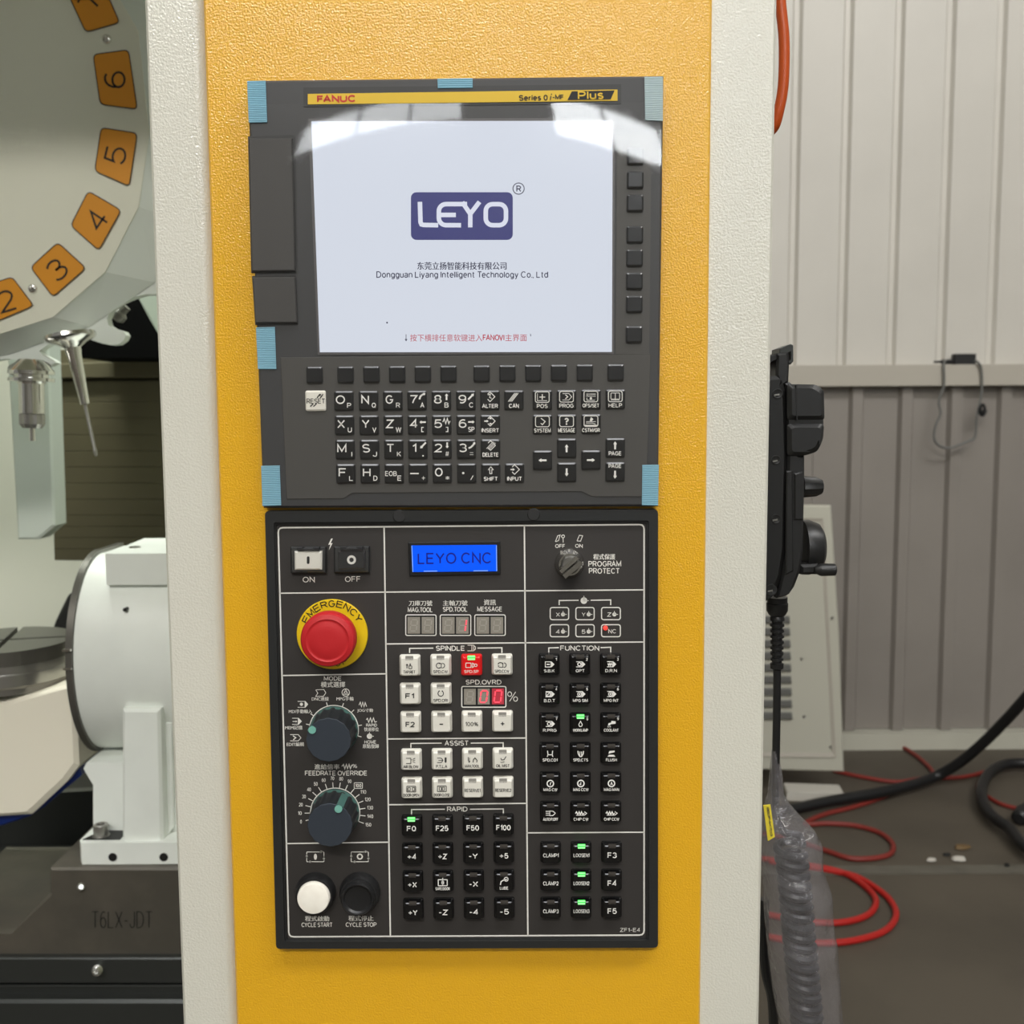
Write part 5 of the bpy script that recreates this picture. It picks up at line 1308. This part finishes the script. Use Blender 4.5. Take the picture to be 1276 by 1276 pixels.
# key switch
s = SP(709, 702, YP); a, b = axisP(709.6, 702, YP - .0001)
k = obj('key_switch', MB().lathe(a, b, [(0, 18.6 * s), (.001, 18.6 * s), (.003, 17 * s), (.0055, 14.4 * s), (.0062, 13.8 * s), (.0062, 11.6 * s), (.0050, 11.4 * s)], 48), 'chrome', op, smooth=True, label='chrome key switch')
m = MB().lathe(a, b, [(.005, 11.2 * s), (.0115, 10.4 * s), (.012, 9.6 * s)], 36); obj('barrel', m, 'darksteel', k, smooth=True)
u = Vector((math.cos(math.radians(40)), 0, math.sin(math.radians(40)))); w = Vector((-u.z, 0, u.x))
for off, wd, y0, y1, mt in ((-2.6, 2.6, -.011, -.0225, 'chrome'), (3.4, 2.2, -.011, -.017, 'chrome')):
    pm = MB(); base_ = a + w * off * s
    pm.loft([[base_ + u * sx * 13.6 * s + w * sw * wd * s + Vector((0, yy_, 0)) for sx, sw in ((-1, -1), (1, -1), (1, 1), (-1, 1))] for yy_ in (y0, (y0 + y1) / 2, y1)])
    obj('key_wing', pm, mt, k)
pm = MB()
for sx in (692.5, 0): pass
for (mx, my) in ((699.6, 688.6), (709.2, 686.6)):
    pm.prism_px([(mx - 1.2, my - 2), (mx + 1.2, my - 2), (mx + 1, my + 3), (mx - 1, my + 3)], YP - .0036, YP - .002)
obj('position_marks', pm, 'wledoff', k)

# cycle buttons
def rbutton(cx, cy, cap, name, label, rr_, proud):
    s = SP(cx, cy, YP); a, b = axisP(cx, cy, YP - .0001)
    o = obj(name, MB().lathe(a, b, [(0, 25.2 * s), (.002, 25.2 * s), (.0065, 23.8 * s), (.008, 22.6 * s), (.0082, 20.6 * s), (.0050, 20.2 * s)], 56), 'black', op, smooth=True, label=label)
    if proud:
        m = MB().lathe(a, b, [(.005, 20 * s), (.0105, 19.8 * s), (.0115, 19 * s), (.0117, 18 * s), (.0119, .0006)], 48)
        obj('cap', m, cap, o, smooth=True)
    else:
        m = MB().lathe(a, b, [(.008, 20.6 * s), (.0125, 20.4 * s), (.0135, 19.4 * s), (.0132, 17.6 * s), (.0118, 15.6 * s), (.0110, .0006)], 48); obj('cap', m, cap, o, smooth=True)
rbutton(393.8, 1111, 'capwhite', 'cycle_start_button', 'round button with a raised white cap', 20, True)
rbutton(448.8, 1110.6, 'black', 'cycle_stop_button', 'round all-black button', 20, False)

# ================================================================== HANDWHEEL PENDANT on the right side
YN = 0.075
pd_ = thing('handwheel_pendant', 'black handwheel pendant with knobs, hooked on the right side of the cream column', 'pendant', P(975, 745, YN + .03))
bk = [(940, 470), (968, 468), (976, 476), (980, 486), (982, 560), (980, 640), (979, 690), (974, 722), (966, 742), (955, 750), (940, 752)]
m = MB().prism_px(bk, YN, YN + .07, .003); obj('back_shell', m, 'pendantb', pd_)
fr_ = [(979, 478), (984, 476), (990, 480), (993, 500), (996, 566), (1003, 568), (1003, 600), (1001, 690), (997, 714), (990, 732), (980, 743), (968, 746), (974, 722), (979, 690), (980, 640), (982, 560), (980, 486)]
m = MB().prism_px(fr_, YN + .001, YN + .069, .002); obj('front_shell', m, 'pendant', pd_)
m = MB().prism_px([(980, 587), (988, 586), (989, 712), (979, 716)], YN - .0006, YN + .01, .001); obj('side_strip', m, 'pendant', pd_)
m = MB().prism_px([(990, 590), (1001.5, 587), (1001, 648), (990, 648)], YN - .0006, YN + .01, .001); obj('side_strip', m, 'pendant', pd_)
m = MB().prism_px(rpoly([(982, 482), (984, 478.5), (1018, 479), (1028, 486), (1029, 523), (982, 523)], 4), YN - .003, YN + .066, .003); up_ = obj('upper_housing', m, 'pendant', pd_)
m = MB().prism_px(rpoly([(982, 528), (1028.5, 528), (1027, 548), (1020, 563), (1004, 568), (982, 568)], 5), YN - .003, YN + .066, .003); obj('lower_housing', m, 'pendant', pd_)
m = MB().prism_px([(983, 522), (1026, 522), (1026, 529), (983, 529)], YN, YN + .064); obj('housing_gap', m, 'dull', pd_)
m = MB().prism_px([(992, 480), (993.6, 480), (994, 523), (992.6, 523)], YN - .0036, YN + .01); obj('seam', m, 'dull', pd_)
for (a0, b0) in (((971, 440), (983, 440)),):
    m = MB().prism_px([(968, 440), (983, 438), (984.4, 446), (983, 478), (971, 482), (967, 470)], YN + .004, YN + .05, .002); obj('hanger_arm', m, 'pendant', pd_)
    m = MB().prism_px([(952, 446), (969, 440), (969, 446), (960, 452), (952, 458)], YN + .004, YN + .05, .001); obj('hanger_arm', m, 'pendantb', pd_)
m = MB().prism_px([(971.6, 434), (985.4, 428.6), (988.6, 430), (988.8, 450), (985.6, 454), (984, 452), (986.6, 448), (986.6, 436), (983, 438), (971.4, 440)], YN + .006, YN + .03, .0005)
obj('hook_plate', m, 'bedplate', pd_, label='dark sheet metal hook')
for (sx, sy, r_) in ((969, 490.6, 6.4), (967, 573, 6), (967, 646.6, 6.2), (961, 735, 7.2)):
    s = SP(sx, sy, YN); a, b = axisP(sx, sy, YN - .0001)
    m = MB().lathe(a, b, [(0, r_ * s), (.0006, r_ * s), (.0007, r_ * .86 * s), (.0001, r_ * .5 * s)], 20); sc_ = obj('screw_recess', m, 'dull', pd_, smooth=True)
    m = MB().prism_px([(sx - 4, sy + 1), (sx + 2, sy), (sx + 2, sy + 2), (sx - 4, sy + 3)], YN - .0012, YN - .0006); obj('screw_slot', m, 'steel', sc_)
YNm = YN + .03
def xl(x0, x1, y, prof, name, mt, lob=0, lobd=0, seg=30, lab=None):
    a = P(x0, y, YNm); s = SP(x0, y, YNm)
    m = MB().lathe(a, a + Vector((1, 0, 0)), [(t * s, r * s) for t, r in prof], seg, lob, lobd)
    return obj(name, m, mt, pd_, smooth=True, label=lab)
xl(1000, 0, 606.5, [(0, 12.6), (2, 12.8), (17, 11.6), (24, 8.6), (25.4, 5)], 'selector_knob', 'pendant', 10, .05)
xl(999, 0, 682, [(0, 34), (8, 34.4), (20, 30), (24, 24), (25, 10)], 'handwheel', 'pendant', seg=44, lab='handwheel seen from its edge')
c1 = P(1015, 710, YN - .0); s = SP(1015, 710, YN)
m = MB().lathe(c1, c1 + Vector((1, 0, 0)), [(0, 3.6 * s), (6 * s, 7.4 * s), (8 * s, 8 * s), (25 * s, 7.6 * s), (26.4 * s, 6 * s)], 22); obj('crank_handle', m, 'pendant', pd_, smooth=True)
m = MB().prism_px([(998, 704), (1020, 703), (1020, 716), (998, 716)], YN + .006, YN + .03, .002); obj('crank_arm', m, 'dull', pd_)
s = SP(968, 760, YNm)
prof = [(0, 12.5), (7, 12.5), (8, 13.4), (17, 13), (22, 10.5), (24, 8)]
t = 26
while t < 84:
    prof += [(t, 9.4 - .02 * t), (t + 3.4, 9.6 - .02 * t), (t + 4, 7.0 - .01 * t), (t + 6.6, 7.0 - .01 * t)]; t += 7.2
prof += [(84, 8.4), (90, 8.2), (92, 5)]
a = P(968.6, 744, YNm); b = P(968, 830, YNm)
m = MB().lathe(a, b, [(t * s, r * s) for t, r in prof], 26); obj('strain_relief', m, 'rubber', pd_, smooth=True)
m = MB().tube([P(968.4, 830, YNm), P(968, 880, YNm), P(967, 940, YNm), P(966, 985, YNm)], 4.9 * s, 14); obj('cable', m, 'rubber', pd_, smooth=True)
# coiled part of the cable inside the bag
cl = [P(966, 985, YNm), P(970, 1030, YNm), P(981, 1058, YNm), P(990, 1100, YNm), P(996, 1160, YNm), P(1002, 1220, YNm), P(1009, 1300, YNm), P(1012, 1340, YNm)]
pts = []
path = [P(984, 1052, YNm), P(990, 1100, YNm), P(995, 1160, YNm), P(1001, 1220, YNm), P(1007, 1290, YNm), P(1010, 1330, YNm)]
L_ = [0]
for i in range(1, len(path)): L_.append(L_[-1] + (path[i] - path[i - 1]).length)
pitch = 13.6 * s; turns = L_[-1] / pitch; Rc = 16.6 * s
N_ = int(turns * 16)
for i in range(N_ + 1):
    d = L_[-1] * i / N_
    k = max(j for j in range(len(L_)) if L_[j] <= d + 1e-9); k = min(k, len(path) - 2)
    c = path[k].lerp(path[k + 1], (d - L_[k]) / (L_[k + 1] - L_[k]))
    th = 2 * PI * turns * i / N_
    pts.append(c + Vector((math.cos(th) * Rc, math.sin(th) * Rc, 0)))
m = MB().tube(pts, 5.4 * s, 8, smooth=False); obj('coiled_cable', m, 'coil', pd_, smooth=True)
m = MB().tube([P(966, 985, YNm), P(968, 1010, YNm), P(976, 1036, YNm), pts[0] + Vector((-.004, 0, .008)), pts[0]], 4.9 * s, 10); obj('cable', m, 'coil', pd_, smooth=True)
m = MB().tube([P(1014, 1050, YNm - .02), P(1000, 1046, YNm - .022), P(985, 1060, YNm - .02), P(972, 1085, YNm - .02)], 5 * s, 10); 
# --- plastic bag round the coil
LB_ = [(935, 961.5, 971), (950, 960, 972), (966, 958.5, 975), (990, 956, 977), (1000, 953, 983), (1015, 950, 996), (1035, 948.5, 1016), (1053, 948, 1025), (1083, 949, 1026), (1112, 951, 1036), (1150, 952.5, 1039), (1180, 956, 1044), (1238, 962, 1048), (1290, 974, 1052), (1340, 980, 1052)]
mb = MB(); loops = []
for i in range(len(LB_) - 1):
    for q in range(4):
        t = q / 4
        y, x0, x1 = [LB_[i][j] + (LB_[i + 1][j] - LB_[i][j]) * t for j in range(3)]
        c = P((x0 + x1) / 2, y, YNm); w = (x1 - x0) / 2 * s
        dp = min(w * .9, .026)
        l = []
        for k in range(48):
            th = 2 * PI * k / 48
            nz = noise.noise(Vector((math.cos(th) * 1.6, math.sin(th) * 1.6, y / 26))) * .24 + noise.noise(Vector((math.cos(th) * 5, math.sin(th) * 5, y / 9 + 3))) * .10
            f = 1 + nz * (1 if abs(math.cos(th)) < .8 else .35)
            l.append(c + Vector((math.cos(th) * w * (1 + .1 * nz), math.sin(th) * dp * f, 0)))
        loops.append(l)
mb.loft(loops, False, False)
single('plastic_bag', mb, 'bag', 'crinkled clear plastic bag hanging around the coiled pendant cable', 'bag', smooth=True)
tg = MB().prism_px([(951.4, 1004), (960, 1003), (965.6, 1043), (957, 1048)], YNm - .030, YNm - .0285)
tgo = tag(obj('cable_label', tg, 'tag', None, P(958, 1026, YNm - .029)), 'small yellow printed label at the top left of the plastic bag', 'label')
pr = PR(YNm - .0303)
for i, y in enumerate(range(1008, 1042, 4)): pr.text('8B2F4K7D3'[i], 957 + (y - 1008) * .13, y, 4.4, 2.8, 0, -80)
pr.obj('printed_marks', 'bed', tgo)
# black loop of cable low behind the bag
m = MB().tube([P(952, 1120, .16), P(952, 1180, .16), P(955, 1215, .16), P(962, 1245, .165), P(964, 1290, .17), P(962, 1340, .17)], .0045, 10)
single('drooping_cable', m, 'rubber', 'black cable drooping between the cream column and the plastic bag', 'cable', smooth=True)
# orange cable at the top right of the column
m = MB().tube([P(970, -60, .075), P(972.4, 0, .075), P(977, 50, .074), P(976, 105, .074), P(970, 140, .075), P(963, 160, .078), P(948, 166, .085), P(936, 150, .09)], 6.8 * SP(975, 80, .075), 16)
single('orange_cable', m, 'orangecab', 'thick orange cable looping down behind the top of the right cream column', 'cable', smooth=True)

# ================================================================== BACK OF THE HALL
# louvred sheet panel leaning by the wall
YLp = 3.2
lp = thing('louvred_panel', 'pale sheet metal panel with louvred openings, leaning at the back wall behind the pendant', 'panel', PF(990, 965))
m = MB().prism_px([(900, 628), (1036, 630), (1046, 790), (1052, 962), (900, 958)], YLp, YLp + .03, .006); sh = obj('sheet', m, 'panelwhite', lp)
m = MB()
ringpx(m, [(920, 645), (1026, 646), (1042, 944), (920, 942)], [(924, 649), (1022, 650), (1037, 938), (924, 937)], YLp - .006, YLp - .001); obj('pressed_edge', m, 'rail', lp)
for (ya, yb) in ((770, 790), (800, 820), (826, 842), (850, 864), (870, 884), (890, 902)):
    for k in range(2):
        pass
for k in range(9):
    ya = 768 + k * 15
    m = MB().prism_px([(930, ya), (984 + k * .4, ya), (985 + k * .4, ya + 9), (930, ya + 9)], YLp - .012, YLp - .0005, .004); obj('louvre', m, 'louvre', lp)
for (x, y) in ((999, 821), (1002, 893), (1035, 931), (1037, 770)):
    a, b = axisP(x, y, YLp - .0001); m = MB().lathe(a, b, [(0, .007), (.004, .005)], 10); obj('rivet', m, 'steel', lp)
m = MB(); p = PF(1062, 925); m.box((p.x - .045, p.y + .0, 0.0005), (p.x + .02, p.y + .10, .16)); single('wooden_block', m, 'wood', 'short brown wooden block between the louvred panel and the wall base', 'block')
# white foam block on the floor
a, b = PF(978, 990), PF(1027, 996)
m = MB().rr((0, 0), [(.0, .22, .035, .008), (-.10, .22, .035, .008)], 3)
o = obj('foam_block', m, 'foam', None, Vector((0, 0, -.0175))); o.location = (a.x + .11, a.y + .02, 0.0005); o.rotation_euler = (0, 0, -.12)
tag(o, 'small white foam block lying on the floor beside the plastic bag', 'block')
def hose(name, px, r, mt, label, cat='hose', closed=False):
    m = MB().tube([PF(x, y, r) for x, y in px], r, 10); return single(name, m, mt, label, cat, smooth=True)
c7 = lambda L: [(900 + x / 3.393, 760 + y / 3.393) for x, y in L]
c8 = lambda L: [(900 + x / 3.393, 900 + y / 3.393) for x, y in L]
hose('air_hose', c7([(530, 515), (600, 515), (700, 548), (800, 602), (860, 650), (890, 690), (850, 715), (780, 735), (680, 790), (560, 832), (430, 865), (350, 905), (450, 903), (560, 912), (660, 940), (718, 985), (712, 1030), (640, 1050), (540, 1050), (430, 1015), (250, 960), (60, 930)]), .009, 'dullred',
     'dusty red air hose snaking from the wall base and looping beside the bag')
hose('air_hose', c7([(470, 680), (600, 708), (740, 727), (850, 712), (1000, 708), (1100, 688), (1200, 655), (1300, 640)]), .0085, 'dullred', 'thin dusty red air hose running straight across the floor to the right')
hose('air_hose', c7([(1120, 690), (1080, 750), (1140, 800), (1200, 828), (1310, 852)]), .008, 'dullred', 'dusty red air hose curving at the far right below the black cable loop')
hose('air_hose', c8([(60, 560), (330, 600), (425, 615), (520, 640), (600, 690), (648, 745), (636, 795), (580, 830), (470, 848), (300, 835), (60, 780)]), .0095, 'redhose', 'bright red air hose, inner loop of the pair nearest the bag')
hose('air_hose', c8([(200, 588), (440, 625), (560, 650), (650, 700), (712, 755), (735, 815), (700, 872), (620, 908), (480, 932), (300, 925), (60, 880)]), .0095, 'redhose', 'bright red air hose, outer and wider loop of the pair nearest the bag')
bh = [PF(*q, .040) for q in c7([(200, 858), (300, 842), (450, 810), (650, 775), (800, 740), (900, 705)])]
p0 = bh[-1]; yd = p0.y
for (x, y, dy) in ((1000, 648, -.05), (1100, 565, -.12), (1200, 465, -.2), (1290, 365, -.28), (1400, 240, -.35)):
    bh.append(P(900 + x / 3.393, 760 + y / 3.393, yd + dy))
m = MB().tube(bh, .021, 12); single('black_hose', m, 'rubber', 'thick black hose lying on the floor and rising to the right', 'hose', smooth=True)
m = MB().tube([PF(*q, .040) for q in c7([(1340, 655), (1260, 648), (1190, 655), (1130, 690), (1098, 750), (1105, 820), (1150, 880), (1215, 925), (1262, 985), (1320, 1030)])], .021, 12)
single('power_cable', m, 'rubber', 'thick black cable coiled in a loop at the right edge of the floor', 'cable', smooth=True)
p = PF(1269, 1030)
m = MB().lathe(Vector((p.x, p.y, .03)), Vector((p.x + .14, p.y + .17, .03)), [(0, .018), (.01, .028), (.07, .030), (.075, .024), (.12, .024)], 18); single('cable_plug', m, 'rubber', 'black round plug at the end of the looped black cable', 'plug', smooth=True)
# small litter on the floor
for i, (x, y, w, h_, mt, lab) in enumerate(((1195, 1073, .075, .010, 'foam', 'small white scrap on the dusty floor joint'), (1160, 1074, .05, .008, 'foam', 'small pale scrap just left of the white scrap on the joint'),
                                     (1198, 1058, .10, .008, 'wood', 'flat dark brown scrap above the floor joint'), (1180, 1067, .05, .006, 'deep', 'thin black sliver beside the brown scrap'), (1254, 1081, .03, .010, 'deep', 'tiny black crumb at the right end of the joint'))):
    p = PF(x, y); m = MB()
    w *= .6
    pts_ = [(p.x + math.cos(k * PI / 3.5 + i) * w / 2 * (1 + .3 * math.sin(k * 2.3 + i)), p.y + math.sin(k * PI / 3.5 + i) * w * .28) for k in range(7)]
    zf_ = .0045
    m.loft([[Vector((a_, b_, zf_)) for a_, b_ in pts_], [Vector((p.x + (a_ - p.x) * .8, p.y + (b_ - p.y) * .8, zf_ + h_)) for a_, b_ in pts_]])
    single('floor_scrap', m, mt, lab, 'scrap')
# charger resting on the rail with its thin lead
YC_ = YW - .075
zr_ = ZR + .0455
m = MB(); p = P(1201, 446, YW - .03)
m.box((p.x - .045, YW - .048, zr_), (p.x + .045, YW - .012, zr_ + .045)); 
ad = thing('power_adapter', 'small black power adapter lying on the wall rail with a thin grey lead', 'adapter', Vector((p.x, YW - .03, zr_)))
obj('block', m, 'dull', ad)
q = P(1178, 450, YW - .03)
m = MB().lathe(Vector((p.x - .044, YW - .03, zr_ + .012)), Vector((p.x - 1, YW - .03, zr_ + .012)), [(0, .010), (.05, .010), (.055, .006), (.085, .004)], 12); obj('plug', m, 'dull', ad)
YV = YW - .062
m = MB().tube([P(1213, 450, YW - .04), P(1219, 452, YV), P(1223, 462, YV), P(1223, 490, YV), P(1217, 520, YV), P(1215, 544, YV), P(1206, 550, YV), P(1184, 558, YV), P(1170, 555, YV), P(1164, 545, YV), P(1166, 530, YV), P(1172, 515, YV), P(1170, 500, YV), P(1176, 480, YV), P(1176, 455, YV), P(1178, 449, YW - .04)], .0055, 8)
obj('lead', m, 'louvre', ad, smooth=True)
pts = [P(1224 + 5 * math.cos(k * 1.3) * (1 - k / 20), 511 + 8 * math.sin(k * 1.3) * (1 - k / 24) - k * .2, YV - .004 * (k % 3)) for k in range(14)]
m = MB().tube(pts, .005, 6, sub=3); obj('lead_bundle', m, 'dull', ad, smooth=True)
